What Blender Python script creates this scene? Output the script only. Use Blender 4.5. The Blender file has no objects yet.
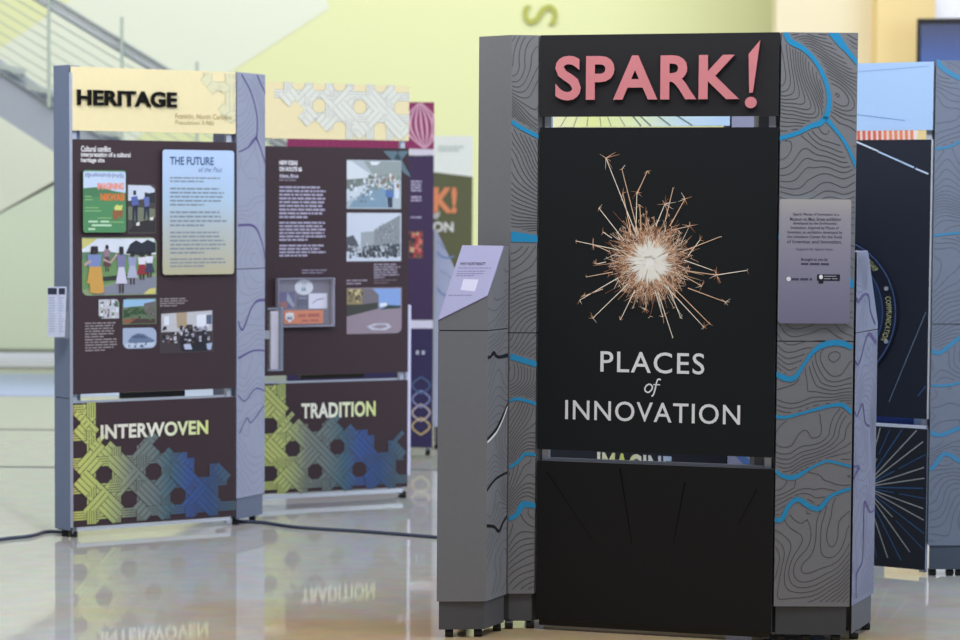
import bpy, math, random
import numpy as np
from mathutils import Vector, Matrix, noise
random.seed(7)
COL = bpy.context.scene.collection
# ------------------------------------------------------------------ camera
F, PITCH, ROLL, CAMH = 2300.0, 0.05293, 0.00672, 1.6012
def ray(x, y):
    u0, w0 = x - 480, y - 320
    cr, sr = math.cos(ROLL), math.sin(ROLL)
    u = u0 * cr + w0 * sr; w = -u0 * sr + w0 * cr
    c, s = math.cos(PITCH), math.sin(PITCH)
    return Vector((u / F, c - (w / F) * s, -(w / F) * c - s))
def at_z(x, y, z):
    r = ray(x, y); t = (z - CAMH) / r.z
    return Vector((r.x * t, r.y * t, z))
def at_y(x, y, Y):
    r = ray(x, y); t = Y / r.y
    return Vector((r.x * t, Y, CAMH + r.z * t))
class Plane:
    """vertical plane; s runs to the viewer's right, n towards the viewer"""
    def __init__(self, p0, p1):
        self.p0 = Vector((p0[0], p0[1], 0)); d = Vector((p1[0] - p0[0], p1[1] - p0[1], 0))
        self.w = d.length; self.d = d.normalized(); self.n = Vector((self.d.y, -self.d.x, 0))
    def pt(self, s, z, n=0.0):
        v = self.p0 + self.d * s + self.n * n; v.z = z; return v
    def xy(self, s, n=0.0):
        v = self.pt(s, 0, n); return (v.x, v.y)
    def px(self, x, y, n=0.0):
        r = ray(x, y); o = Vector((0, 0, CAMH)); q = self.p0 + self.n * n
        t = (q - o).dot(self.n) / r.dot(self.n); h = o + r * t
        return ((h - self.p0).dot(self.d), h.z)
class TiltPlane:
    def __init__(self, o, ax, up):
        self.o = Vector(o); self.d = Vector(ax).normalized(); n = self.d.cross(Vector(up)).normalized()
        self.n = n; self.u = n.cross(self.d).normalized()
    def pt(self, s, z, n=0.0): return self.o + self.d * s + self.u * z + self.n * n
    def px(self, x, y, n=0.0):
        r = ray(x, y); c = Vector((0, 0, CAMH)); q = self.o + self.n * n
        t = (q - c).dot(self.n) / r.dot(self.n); h = c + r * t - self.o
        return (h.dot(self.d), h.dot(self.u))
# ------------------------------------------------------------------ materials
def lin(c):
    c = c / 255.0
    return c / 12.92 if c <= 0.04045 else ((c + 0.055) / 1.055) ** 2.4
def rgb(c): return (lin(c[0]), lin(c[1]), lin(c[2]), 1)
MC = {}
def mat(c, rough=0.55, metal=0.0, vary=0.05, spec=0.5):
    k = (tuple(c), rough, metal, vary, spec)
    if k in MC: return MC[k]
    m = bpy.data.materials.new('print_%d_%d_%d' % tuple(c)); m.use_nodes = True
    nt = m.node_tree; b = nt.nodes['Principled BSDF']
    b.inputs['Roughness'].default_value = rough; b.inputs['Metallic'].default_value = metal
    b.inputs['Specular IOR Level'].default_value = spec
    tc = nt.nodes.new('ShaderNodeTexCoord'); nz = nt.nodes.new('ShaderNodeTexNoise')
    nz.inputs['Scale'].default_value = 35; nz.inputs['Detail'].default_value = 3
    nt.links.new(tc.outputs['Object'], nz.inputs['Vector'])
    mx = nt.nodes.new('ShaderNodeMix'); mx.data_type = 'RGBA'
    a = rgb(c)
    mx.inputs['A'].default_value = tuple(v * (1 - vary) for v in a[:3]) + (1,)
    mx.inputs['B'].default_value = tuple(min(1, v * (1 + vary)) for v in a[:3]) + (1,)
    nt.links.new(nz.outputs['Fac'], mx.inputs['Factor']); nt.links.new(mx.outputs['Result'], b.inputs['Base Color'])
    MC[k] = m; return m
def ramp_mat(name, stops, axis, lo, hi, rough=0.5):
    """printed gradient along the sheet's own coordinates (uv = metres on the sheet)"""
    m = bpy.data.materials.new(name); m.use_nodes = True; nt = m.node_tree; b = nt.nodes['Principled BSDF']
    b.inputs['Roughness'].default_value = rough
    uv = nt.nodes.new('ShaderNodeUVMap'); sp = nt.nodes.new('ShaderNodeSeparateXYZ')
    mr = nt.nodes.new('ShaderNodeMapRange'); mr.inputs['From Min'].default_value = lo; mr.inputs['From Max'].default_value = hi
    r = nt.nodes.new('ShaderNodeValToRGB'); e = r.color_ramp.elements
    while len(e) < len(stops): e.new(0.5)
    for i, (p, c) in enumerate(stops): e[i].position = p; e[i].color = rgb(c)
    nt.links.new(uv.outputs['UV'], sp.inputs[0]); nt.links.new(sp.outputs[axis], mr.inputs['Value'])
    nt.links.new(mr.outputs['Result'], r.inputs['Fac']); nt.links.new(r.outputs['Color'], b.inputs['Base Color'])
    return m
def clear_mat():
    m = bpy.data.materials.new('clear_acrylic'); m.use_nodes = True; nt = m.node_tree
    b = nt.nodes['Principled BSDF']; out = nt.nodes['Material Output']
    b.inputs['Base Color'].default_value = (.85, .88, .95, 1); b.inputs['Roughness'].default_value = .1
    t = nt.nodes.new('ShaderNodeBsdfTransparent'); mx = nt.nodes.new('ShaderNodeMixShader'); mx.inputs[0].default_value = .06
    nt.links.new(t.outputs[0], mx.inputs[1]); nt.links.new(b.outputs[0], mx.inputs[2]); nt.links.new(mx.outputs[0], out.inputs[0])
    return m
CLEAR = clear_mat()
GREY = mat((120, 121, 125), .6); DGREY = mat((80, 80, 83), .6); BLACKP = mat((22, 26, 29), .6, vary=.02, spec=.25); BLACKL = mat((24, 24, 27), .6, vary=.02, spec=.25)
BROWN = mat((62, 46, 52), .6, spec=.3); SILVER = mat((196, 202, 212), .35, .15); BLACK = mat((12, 12, 14), .5)
WHITE = mat((235, 235, 235), .5); BLUE = mat((30, 140, 190), .5); LINEC = mat((74, 72, 74), .6); EDGE = mat((70, 72, 80), .6)
LAV = mat((140, 139, 176), .5); PURP = mat((52, 38, 84), .5); NAVY = mat((20, 28, 44), .45); SEAM = mat((38, 38, 42), .8)
# ------------------------------------------------------------------ mesh builder
class MB:
    def __init__(self): self.V = []; self.U = []; self.Fc = []; self.Mi = []; self.mats = []
    def mi(self, m):
        if m not in self.mats: self.mats.append(m)
        return self.mats.index(m)
    def face(self, pts, uvs, m):
        i = len(self.V); self.V += [Vector(p) for p in pts]; self.U += list(uvs)
        self.Fc.append(list(range(i, i + len(pts)))); self.Mi.append(self.mi(m))
    def poly(self, pl, pts, m, n=0.0, t=0.0, side=None):
        a = sum(pts[i][0] * pts[(i + 1) % len(pts)][1] - pts[(i + 1) % len(pts)][0] * pts[i][1] for i in range(len(pts)))
        if a < 0: pts = pts[::-1]
        self.face([pl.pt(s, z, n + t) for s, z in pts], pts, m)
        if t > 0:
            sm = side or m
            self.face([pl.pt(s, z, n) for s, z in pts[::-1]], pts[::-1], sm)
            for i in range(len(pts)):
                p, q = pts[i], pts[(i + 1) % len(pts)]
                self.face([pl.pt(*p, n), pl.pt(*q, n), pl.pt(*q, n + t), pl.pt(*p, n + t)], [p, q, q, p], sm)
    def rect(self, pl, s0, s1, z0, z1, m, n=0.0, t=0.0, side=None):
        self.poly(pl, [(s0, z0), (s1, z0), (s1, z1), (s0, z1)], m, n, t, side)
    def rrect(self, pl, s0, s1, z0, z1, r, m, n=0.0, t=0.0, side=None, corners=(1, 1, 1, 1)):
        P = []
        for k, (cx, cz, a0) in enumerate(((s1, z0, -90), (s1, z1, 0), (s0, z1, 90), (s0, z0, 180))):
            if not corners[k]: P.append((cx, cz)); continue
            ox = cx - r if k in (0, 1) else cx + r; oz = cz + r if k in (0, 3) else cz - r
            for j in range(6):
                a = math.radians(a0 + 18 * j); P.append((ox + r * math.cos(a), oz + r * math.sin(a)))
        self.poly(pl, P, m, n, t, side)
    def disc(self, pl, s, z, rs, rz, m, n=0.0, t=0.0, k=20):
        self.poly(pl, [(s + rs * math.cos(2 * math.pi * i / k), z + rz * math.sin(2 * math.pi * i / k)) for i in range(k)], m, n, t)
    def ribbon(self, pl, pts, w, m, n=0.0):
        k = len(pts); W = w if isinstance(w, (list, tuple)) else [w] * k
        L = []; R = []
        for i in range(k):
            a = pts[max(0, i - 1)]; b = pts[min(k - 1, i + 1)]
            dx, dz = b[0] - a[0], b[1] - a[1]; l = math.hypot(dx, dz) or 1e-9
            nx, nz = -dz / l * W[i] / 2, dx / l * W[i] / 2
            L.append((pts[i][0] + nx, pts[i][1] + nz)); R.append((pts[i][0] - nx, pts[i][1] - nz))
        for i in range(k - 1):
            q = [R[i], R[i + 1], L[i + 1], L[i]]
            self.face([pl.pt(*p, n) for p in q], q, m)
    def box(self, p, ax, ay, h, m):
        """box from base corner p, edge vectors ax, ay (3D), height h"""
        p = Vector(p); ax = Vector(ax); ay = Vector(ay); az = Vector((0, 0, h))
        c = [p, p + ax, p + ax + ay, p + ay]; d = [v + az for v in c]
        for f in ([c[3], c[2], c[1], c[0]], d, [c[0], c[1], d[1], d[0]], [c[1], c[2], d[2], d[1]], [c[2], c[3], d[3], d[2]], [c[3], c[0], d[0], d[3]]):
            self.face(f, [(v.x, v.z) for v in f], m)
    def prism(self, poly, z0, z1, m, top=None):
        """plan polygon counter-clockwise; top(x, y) may give a sloping top"""
        a = sum(poly[i][0] * poly[(i + 1) % len(poly)][1] - poly[(i + 1) % len(poly)][0] * poly[i][1] for i in range(len(poly)))
        if a < 0: poly = poly[::-1]
        hz = [min(z1, top(*p)) if top else z1 for p in poly]
        b = [Vector((p[0], p[1], z0)) for p in poly]; t = [Vector((p[0], p[1], h)) for p, h in zip(poly, hz)]
        self.face(b[::-1], [(v.x, v.y) for v in b[::-1]], m)
        if not top: self.face(t, [(v.x, v.y) for v in t], m)
        else:
            c = sum(t, Vector()) / len(t); c.z = min(z1, top(c.x, c.y))
            for i in range(len(t)):
                j = (i + 1) % len(t); self.face([t[i], t[j], c], [(0, 0)] * 3, m)
        for i in range(len(b)):
            j = (i + 1) % len(b); l = (b[j] - b[i]).length
            self.face([b[i], b[j], t[j], t[i]], [(0, z0), (l, z0), (l, hz[j]), (0, hz[i])], m)
    def tube(self, pts, r, m, k=8):
        rings = []
        for i, p in enumerate(pts):
            d = (Vector(pts[min(i + 1, len(pts) - 1)]) - Vector(pts[max(i - 1, 0)])).normalized()
            u = d.cross(Vector((0, 0, 1)))
            if u.length < 1e-3: u = d.cross(Vector((1, 0, 0)))
            u.normalize(); v = d.cross(u)
            rings.append([Vector(p) + (u * math.cos(2 * math.pi * j / k) + v * math.sin(2 * math.pi * j / k)) * r for j in range(k)])
        for a, b in zip(rings, rings[1:]):
            for j in range(k):
                q = (j + 1) % k; self.face([a[j], b[j], b[q], a[q]], [(0, 0)] * 4, m)
        self.face(rings[0], [(0, 0)] * k, m); self.face(rings[-1][::-1], [(0, 0)] * k, m)
    def build(self, name, parent=None, label=None, loc=None):
        org = Vector(loc) if loc is not None else (parent['_o'] if parent is not None and '_o' in parent else Vector())
        org = Vector(org)
        me = bpy.data.meshes.new(name); me.from_pydata([v - org for v in self.V], [], self.Fc)
        for m in self.mats: me.materials.append(m)
        me.polygons.foreach_set('material_index', self.Mi)
        uv = me.uv_layers.new(name='UVMap'); idx = np.empty(len(me.loops), dtype=np.int32); me.loops.foreach_get('vertex_index', idx)
        uv.data.foreach_set('uv', np.array(self.U, dtype=np.float32)[idx].ravel())
        me.update()
        o = bpy.data.objects.new(name, me); COL.objects.link(o)
        if parent is not None:
            o.parent = parent
            ORG[o.name] = org
        else: o.location = org
        if label: o['label'] = label
        return o
ORG = {}
class Root:
    pass
def thing(name, label, cat, loc=(0, 0, 0), group=None):
    o = bpy.data.objects.new(name, None); COL.objects.link(o); o.location = loc; o.empty_display_size = .1
    o['label'] = label; o['category'] = cat
    if group: o['group'] = group
    ORG[o.name] = Vector(loc); return o
def part(mb, name, parent, label=None):
    """all part meshes are stored relative to the thing's base"""
    o = mb.build(name, None, label, loc=ORG[parent.name]); o.location = (0, 0, 0); o.parent = parent
    ORG[o.name] = ORG[parent.name]; return o
def solo(mb, name, label, cat, loc, group=None):
    o = mb.build(name, None, label, loc=loc); o['category'] = cat
    if group: o['group'] = group
    ORG[o.name] = Vector(loc); return o
def struct(mb, name):
    o = mb.build(name, None, None, loc=(0, 0, 0)); o['kind'] = 'structure'; return o
# ------------------------------------------------------------------ lettering
TC = {}
def text_mesh(s, bold=0.02, shear=0.0, spacing=1.0):
    k = (s, bold, shear, spacing)
    if k in TC: return TC[k]
    c = bpy.data.curves.new('lettering', 'FONT'); c.body = s; c.offset = bold; c.shear = shear; c.space_character = spacing; c.resolution_u = 4
    o = bpy.data.objects.new('lettering', c); COL.objects.link(o); bpy.context.view_layer.update()
    me = bpy.data.meshes.new_from_object(o.evaluated_get(bpy.context.evaluated_depsgraph_get()))
    V = [(v.co.x, v.co.y) for v in me.vertices]; Fs = [list(p.vertices) for p in me.polygons]
    bpy.data.objects.remove(o); bpy.data.curves.remove(c); bpy.data.meshes.remove(me)
    # weld
    key = {}; mp = []; W = []
    for v in V:
        q = (round(v[0], 5), round(v[1], 5))
        if q not in key: key[q] = len(W); W.append(v)
        mp.append(key[q])
    Fs = [[mp[i] for i in f] for f in Fs]; Fs = [f for f in Fs if len(set(f)) == len(f)]
    TC[k] = (W, Fs); return TC[k]
def fit(V, box):
    xs = [v[0] for v in V]; ys = [v[1] for v in V]; s0, s1, z0, z1 = box
    ax = (s1 - s0) / (max(xs) - min(xs)); az = (z1 - z0) / (max(ys) - min(ys))
    return [(s0 + (x - min(xs)) * ax, z0 + (y - min(ys)) * az) for x, y in V]
def pbox(pl, x0, y0, x1, y1, n=0.0):
    a = pl.px(x0, y0, n); b = pl.px(x1, y1, n); return (a[0], b[0], b[1], a[1])
def add_text(mb, pl, s, box, m, n=0.0015, bold=0.02, shear=0.0, spacing=1.0):
    V, Fs = text_mesh(s, bold, shear, spacing); P = fit(V, box)
    for f in Fs: mb.poly(pl, [P[i] for i in f], m, n)
def letters(pl, s, box, m, side, n, t, parent, name='raised_letter', bold=0.045, spacing=1.0):
    V, Fs = text_mesh(s, bold, 0, spacing); P = fit(V, box)
    par = list(range(len(V)))
    def fd(a):
        while par[a] != a: a = par[a]
        return a
    for f in Fs:
        for i in f[1:]: par[fd(i)] = fd(f[0])
    isl = {}
    for f in Fs: isl.setdefault(fd(f[0]), []).append(f)
    for g in sorted(isl.values(), key=lambda g: min(P[i][0] for f in g for i in f)):
        mb = MB(); ed = {}
        for f in g:
            a = sum(P[f[i]][0] * P[f[(i + 1) % len(f)]][1] - P[f[(i + 1) % len(f)]][0] * P[f[i]][1] for i in range(len(f)))
            if a < 0: f = f[::-1]
            mb.poly(pl, [P[i] for i in f], m, n + t)
            for i in range(len(f)): ed[(f[i], f[(i + 1) % len(f)])] = 1
        for (a, b) in ed:
            if (b, a) not in ed:
                mb.face([pl.pt(*P[a], n), pl.pt(*P[b], n), pl.pt(*P[b], n + t), pl.pt(*P[a], n + t)], [P[a], P[b], P[b], P[a]], side)
        part(mb, name, parent)
def greek(mb, pl, x0, y0, x1, y1, rows, m, n=0.0015, h=0.5, last=0.6, center=False, rnd=random):
    """rows of unreadably small print, broken into word-length dashes"""
    s0, s1, z0, z1 = pbox(pl, x0, y0, x1, y1, n); dz = (z1 - z0) / rows
    for r in range(rows):
        zt = z1 - r * dz; L = (s1 - s0) * (rnd.uniform(.86, 1) if r < rows - 1 else last); s = s0 + ((s1 - s0 - L) / 2 if center else 0); e = s + L
        while s < e - .004:
            w = min(rnd.uniform(.012, .045), e - s); mb.rect(pl, s, s + w, zt - dz * (.5 + h / 2), zt - dz * (.5 - h / 2), m, n); s += w + .005
def smooth(pts, k=5):
    if len(pts) < 3: return pts
    out = []; P = [pts[0]] + list(pts) + [pts[-1]]
    for i in range(1, len(P) - 2):
        for j in range(k):
            t = j / k; o = []
            for d in range(len(P[0])):
                a, b, c, e = P[i - 1][d], P[i][d], P[i + 1][d], P[i + 2][d]
                o.append(.5 * (2 * b + (c - a) * t + (2 * a - 5 * b + 4 * c - e) * t * t + (3 * b - a - 3 * c + e) * t ** 3))
            out.append(tuple(o))
    out.append(tuple(P[-2])); return out
def rivers_px(pl, lst, ppm, n=0.0):
    """[(w_px, [(x, y[, w]), ...])] -> [(pts, widths)] in metres on the face"""
    out = []
    for w, pts in lst:
        q = [pl.px(p[0], p[1], n) + ((p[2] if len(p) > 2 else w) / ppm,) for p in pts]
        q = smooth(q, 6); out.append(([(a, b) for a, b, c in q], [max(c * .82, .002) for a, b, c in q]))
    return out
def contours(mb, pl, s0, s1, z0, z1, rivers, seed, m, n=.0008, delta=.05, width=.0026, step=.009, fs=3.0, fz=3.0, k=.45, skip=0.004, slope=2.0):
    ns = max(3, int((s1 - s0) / step) + 1); nz = int((z1 - z0) / step) + 1
    S = np.linspace(s0, s1, ns); Z = np.linspace(z0, z1, nz); GS, GZ = np.meshgrid(S, Z, indexing='ij')
    D = np.full(GS.shape, 9.0)
    for pts, ws in rivers:
        for (a, b), (c, d) in zip(pts, pts[1:]):
            vx, vz = c - a, d - b; L = vx * vx + vz * vz + 1e-12
            t = np.clip(((GS - a) * vx + (GZ - b) * vz) / L, 0, 1)
            D = np.minimum(D, np.hypot(GS - a - t * vx, GZ - b - t * vz) - ws[0] / 2)
    H = np.empty(GS.shape)
    for i in range(ns):
        for j in range(nz):
            x, z = S[i] * fs, Z[j] * fz; q = noise.noise(Vector((x * .7, z * .7, seed + 5)))
            H[i, j] = .8 * noise.noise(Vector((x + q * .8, z + q, seed))) + .16 * noise.noise(Vector((x * 2.6, z * 2.6, seed + 9))) + slope * Z[j]
    H += k * .16 * (1 - np.exp(-D / .07)) * 3
    for i in range(ns - 1):
        for j in range(nz - 1):
            if D[i, j] < skip or D[i + 1, j + 1] < skip: continue
            c = [(S[i], Z[j], H[i, j]), (S[i + 1], Z[j], H[i + 1, j]), (S[i + 1], Z[j + 1], H[i + 1, j + 1]), (S[i], Z[j + 1], H[i, j + 1])]
            lo = min(v[2] for v in c); hi = max(v[2] for v in c)
            for l in range(math.ceil(lo / delta), math.floor(hi / delta) + 1):
                v = l * delta; X = []
                for a in range(4):
                    p, q = c[a], c[(a + 1) % 4]
                    if (p[2] < v) != (q[2] < v):
                        t = (v - p[2]) / (q[2] - p[2]); X.append((p[0] + t * (q[0] - p[0]), p[1] + t * (q[1] - p[1])))
                for a in range(0, len(X) - 1, 2): mb.ribbon(pl, [X[a], X[a + 1]], width, m, n)
def cane(mb, pl, box, keep, o, a, ms, md, n0=.001, bw=.046, dw=.096, nl=4, lw=.0034):
    s0, s1, z0, z1 = box; r = math.sqrt(.5); ctr = ((s0 + s1) / 2, (z0 + z1) / 2); R = math.hypot(s1 - s0, z1 - z0)
    for lev, (dx, dz, sp, off, w) in enumerate(((1, 0, a, .5, bw), (0, 1, a, .5, bw), (r, r, a * 2 * r, .5, dw), (r, -r, a * 2 * r, .5, dw))):
        nx, nz = -dz, dx; c0 = o[0] * nx + o[1] * nz; cc = ctr[0] * nx + ctr[1] * nz
        for kk in range(int((cc - R - c0) / sp) - 1, int((cc + R - c0) / sp) + 2):
            c = c0 + (kk + off) * sp; along = ctr[0] * dx + ctr[1] * dz; st = .008; t = along - R; run = None
            jit = ((kk * 37 + lev * 17) % 7 - 3) * .004
            while t < along + R:
                s, z = nx * c + dx * t, nz * c + dz * t
                e = w / 2 * .98
                ok = all(s0 <= s + nx * g <= s1 and z0 <= z + nz * g <= z1 for g in (-e, 0, e)) and keep(s + jit, z)
                if ok and run is None: run = t
                if (not ok) and run is not None:
                    if t - run > .02:
                        per = a * .5 if dx == 0 or dz == 0 else a * r; u = run
                        while u < t - .004:
                            gi = math.floor(u / per + 1e-6); v = min(t, (gi + 1) * per); nn = n0 + ((gi + kk + lev) % 2) * .0016 + lev * .0004
                            P = [(nx * c + dx * u, nz * c + dz * u), (nx * c + dx * v, nz * c + dz * v)]
                            mb.ribbon(pl, P, w, ms, nn)
                            for q in range(nl + 1):
                                g = (q - nl / 2) * w / (nl + .06)
                                mb.ribbon(pl, [(p[0] + nx * g, p[1] + nz * g) for p in P], lw, md, nn + .0002)
                            u = v
                    run = None
                t += st
def picture(parent, pl, x0, y0, x1, y1, bg, shapes, label, n=.0012, r=.0, corners=(1, 1, 1, 1), t=.0, sprinkle=()):
    s0, s1, z0, z1 = pbox(pl, x0, y0, x1, y1, n); mb = MB()
    if r: mb.rrect(pl, s0, s1, z0, z1, r, mat(bg), n, t, corners=corners)
    else: mb.rect(pl, s0, s1, z0, z1, mat(bg), n, t)
    W, H = s1 - s0, z1 - z0; nn = n + t + .0003
    for c, P in shapes:
        mb.poly(pl, [(s0 + u * W, z1 - v * H) for u, v in P], mat(c), nn); nn += .00012
    for (u0, v0, u1, v1, cnt, size, cols) in sprinkle:
        for _ in range(cnt):
            u, v = random.uniform(u0, u1), random.uniform(v0, v1); a = size * random.uniform(.5, 1.2); b = a * random.uniform(.8, 2)
            mb.rect(pl, s0 + W * max(.03, u - a), s0 + W * min(.97, u + a), z1 - H * min(.97, v + b), z1 - H * max(.03, v - b), mat(random.choice(cols)), nn); nn += .000004
    return part(mb, 'photograph', parent, label)
def caster(parent, x, y, r=.016, w=.03):
    mb = MB(); mb.tube([(x - w / 2, y, r), (x + w / 2, y, r)], r, BLACK, 12); mb.box((x - .008, y - .008, 2 * r - .003), (.016, 0, 0), (0, .016, 0), .006, BLACK)
    return part(mb, 'caster', parent)
def column(root, poly, inset=.004, seam=1.06, casters=(), z0=.03, z1=2.2, kick=.134, m=None, kc=None):
    m = m or GREY; c = Vector((sum(p[0] for p in poly) / len(poly), sum(p[1] for p in poly) / len(poly)))
    def ins(d): return [tuple(Vector(p) + (c - Vector(p)).normalized() * d) for p in poly]
    mb = MB(); mb.prism(poly, kick, seam - .002, m); mb.prism(poly, seam + .002, z1, m); mb.prism(ins(.004), seam - .002, seam + .002, SEAM)
    o = part(mb, 'column', root)
    mb = MB(); mb.prism(ins(.012), z0, kick - .001, kc or DGREY); k = part(mb, 'kick_plate', o, 'darker grey kick plate')
    for x, y in casters: caster(o, x, y)
    return o
ZH0, ZH1, ZU0, ZU1, ZL0, ZL1 = 1.902, 2.19, .674, 1.862, .045, .632
def panels(root, pl, mh, mu, ml, lz=ZL0, s0=.004, s1=None, t=.022, e=EDGE, htop=ZH1, rails=True, zu0=ZU0, zl1=ZL1):
    s1 = s1 or pl.w - .004; out = []
    for nm, z0, z1, m in (('header_panel', ZH0, htop, mh), ('main_panel', zu0, ZU1, mu), ('lower_panel', lz, zl1, ml)):
        mb = MB(); mb.rect(pl, s0, s1, z0, z1, m, -t, t, side=e); out.append(part(mb, nm, root))
    for s in (s0 + .012, s1 - .037):
        mb = MB(); mb.rect(pl, s, s + .025, .012, 2.17, SILVER, -t - .03, .027); part(mb, 'frame_post', root, 'slim silver frame post')
    if rails:
        for z in (zl1 - .004, ZU1 - .012):
            mb = MB(); mb.rect(pl, s0 + .04, s1 - .04, z, z + .012, SILVER, -t - .024, .012); part(mb, 'cross_rail', root, 'thin silver cross rail')
    return out
def clip_poly(P, box):
    for ax, lim, sg in ((0, box[0], 1), (0, box[1], -1), (1, box[2], 1), (1, box[3], -1)):
        o = []
        for i in range(len(P)):
            a, b = P[i], P[(i + 1) % len(P)]; da, db = (a[ax] - lim) * sg, (b[ax] - lim) * sg
            if da >= 0: o.append(a)
            if (da < 0) != (db < 0): t = da / (da - db); o.append((a[0] + t * (b[0] - a[0]), a[1] + t * (b[1] - a[1])))
        P = o
        if len(P) < 3: return []
    return P
def stream(parent, pl, rv, m, n=.0016, label=None, name='stream_print', box=None):
    box = box or (.002, pl.w - .002, .14, 2.199)
    for pts, ws in rv:
        t = MB(); t.ribbon(pl, pts, ws, m, n); mb = MB()
        for f in t.Fc:
            P = clip_poly([t.U[i] for i in f], box)
            if P: mb.poly(pl, P, m, n)
        if mb.Fc: part(mb, name, parent, label)
# ================================================================== MAIN KIOSK
MP = Plane((.212, 8.489), (1.066, 8.254)); MLf = Plane((.110, 8.483), (.212, 8.489)); MRf = Plane((1.066, 8.254), (1.344, 8.259))
K1 = thing('display_kiosk', 'tall black kiosk with a sparkler picture and pink SPARK! header between grey columns', 'display kiosk', (.7, 8.4, 0))
mhead, mup, mlow = panels(K1, MP, mat((40, 40, 43), .5, vary=.02, spec=.3), BLACKP, BLACKL, lz=.04, htop=2.2)
A = at_z(479.2, 36.7, 2.2)
cl = column(K1, [(A.x, A.y), (.110, 8.483), (.208, 8.489), (.208, 8.50), (.25, 8.53), (.22, 8.68), (.03, 8.68)], seam=1.105, casters=[(.115, 8.50), (.195, 8.515)])
cr = column(K1, [(1.070, 8.254), (1.344, 8.259), (1.344, 8.44), (1.0, 8.46), (1.0, 8.32), (1.070, 8.30)], seam=1.095, casters=[(1.10, 8.29), (1.19, 8.29), (1.30, 8.29)], kc=mat((66, 68, 72), .6))
# raised letters
RED = mat((214, 132, 138), .5); REDS = mat((95, 50, 56), .5)
def bx(pl, xl, yl, xr, yr, n=0.0):
    """box from the bottom-left and top-right pixel of a word"""
    a = pl.px(xl, yl, n); b = pl.px(xr, yr, n); return (a[0], b[0], a[1], b[1])
b = bx(MP, 555, 100.5, 739.5, 54.0, .012)
letters(MP, 'SPARK', b, RED, REDS, .0, .012, mhead, bold=.027, spacing=1.08)
mb = MB(); q = [MP.px(x, y, .012) for x, y in ((749.2, 93), (752.8, 92.5), (760.3, 40), (748.6, 54))]
mb.poly(MP, q, RED, 0, .012, REDS); c = MP.px(750.6, 102.5, .012); mb.disc(MP, c[0], c[1], .0205, .0205, RED, 0, .012)
part(mb, 'raised_letter', mhead, 'pink exclamation mark shaped like a wedge over a dot')
# printed title
WT = mat((234, 236, 240), .5)
mb = MB()
add_text(mb, MP, 'PLACES', bx(MP, 600.4, 371.8, 704.6, 353.4), WT, bold=.006, spacing=1.12)
add_text(mb, MP, 'INNOVATION', bx(MP, 565.2, 419.3, 740.3, 405.0), WT, bold=.006, spacing=1.1)
a0, a1 = MP.px(644.5, 395.6), MP.px(661.5, 379)
O = smooth([(.12, .60), (.30, .68), (.46, .56), (.42, .36), (.24, .20), (.07, .26), (.02, .42), (.12, .60)], 5)
Fh = smooth([(.95, .93), (.88, .99), (.78, .95), (.72, .80), (.62, .35), (.52, .05), (.42, -.02)], 5)
def loc(P): return [(a0[0] + u * (a1[0] - a0[0]), a0[1] + v * (a1[1] - a0[1])) for u, v in P]
mb.ribbon(MP, loc(O), .0055, WT, .0015); mb.ribbon(MP, loc(Fh), .0055, WT, .0015); mb.ribbon(MP, loc([(.52, .66), (.92, .66)]), .004, WT, .0015)
part(mb, 'title_lettering', mup, 'white printed words PLACES of INNOVATION')
# sparkler picture
cs, cz = MP.px(650, 262)
gm = bpy.data.materials.new('spark_glow_print'); gm.use_nodes = True; nt = gm.node_tree; bs = nt.nodes['Principled BSDF']
uvn = nt.nodes.new('ShaderNodeUVMap'); vs = nt.nodes.new('ShaderNodeVectorMath'); vs.operation = 'SUBTRACT'; vs.inputs[1].default_value = (cs, cz, 0)
ln = nt.nodes.new('ShaderNodeVectorMath'); ln.operation = 'LENGTH'
nz = nt.nodes.new('ShaderNodeTexNoise'); nz.inputs['Scale'].default_value = 48; nz.inputs['Detail'].default_value = 5
ma = nt.nodes.new('ShaderNodeMath'); ma.operation = 'MULTIPLY_ADD'; ma.inputs[1].default_value = .13
mrr = nt.nodes.new('ShaderNodeMapRange'); mrr.inputs['From Min'].default_value = .065; mrr.inputs['From Max'].default_value = .265
rp = nt.nodes.new('ShaderNodeValToRGB'); els = rp.color_ramp.elements
for i, (p, c_) in enumerate([(0, (255, 253, 246)), (.30, (255, 240, 212)), (.42, (214, 160, 118)), (.62, (110, 76, 60)), (1, (24, 25, 29))]):
    if i > 1: els.new(p)
for i, (p, c_) in enumerate([(0, (255, 254, 250)), (.24, (255, 248, 236)), (.36, (232, 200, 170)), (.50, (128, 92, 74)), (.72, (22, 26, 29))]):
    els[i].position = p; els[i].color = rgb(c_)
L_ = nt.links.new
L_(uvn.outputs[0], vs.inputs[0]); L_(vs.outputs[0], ln.inputs[0]); L_(uvn.outputs[0], nz.inputs['Vector'])
L_(nz.outputs['Fac'], ma.inputs[0]); L_(ln.outputs['Value'], ma.inputs[2]); L_(ma.outputs[0], mrr.inputs['Value']); L_(mrr.outputs[0], rp.inputs[0]); L_(rp.outputs[0], bs.inputs['Base Color'])
bs.inputs['Roughness'].default_value = .6; bs.inputs['Specular IOR Level'].default_value = .25
mb = MB(); mb.disc(MP, cs, cz, .19, .19, gm, .0006, k=48)
SPK = [mat((255, 240, 222), .5), mat((222, 168, 128), .5), mat((176, 120, 88), .5), mat((240, 200, 166), .5)]
def star(s, z, r, k, w=.0022):
    for i in range(k):
        a = random.uniform(0, 6.28); q = r * random.uniform(.4, 1.1)
        mb.ribbon(MP, [(s, z), (s + q * math.cos(a), z + q * math.sin(a))], [w, .0006], random.choice(SPK), .0021)
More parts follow.
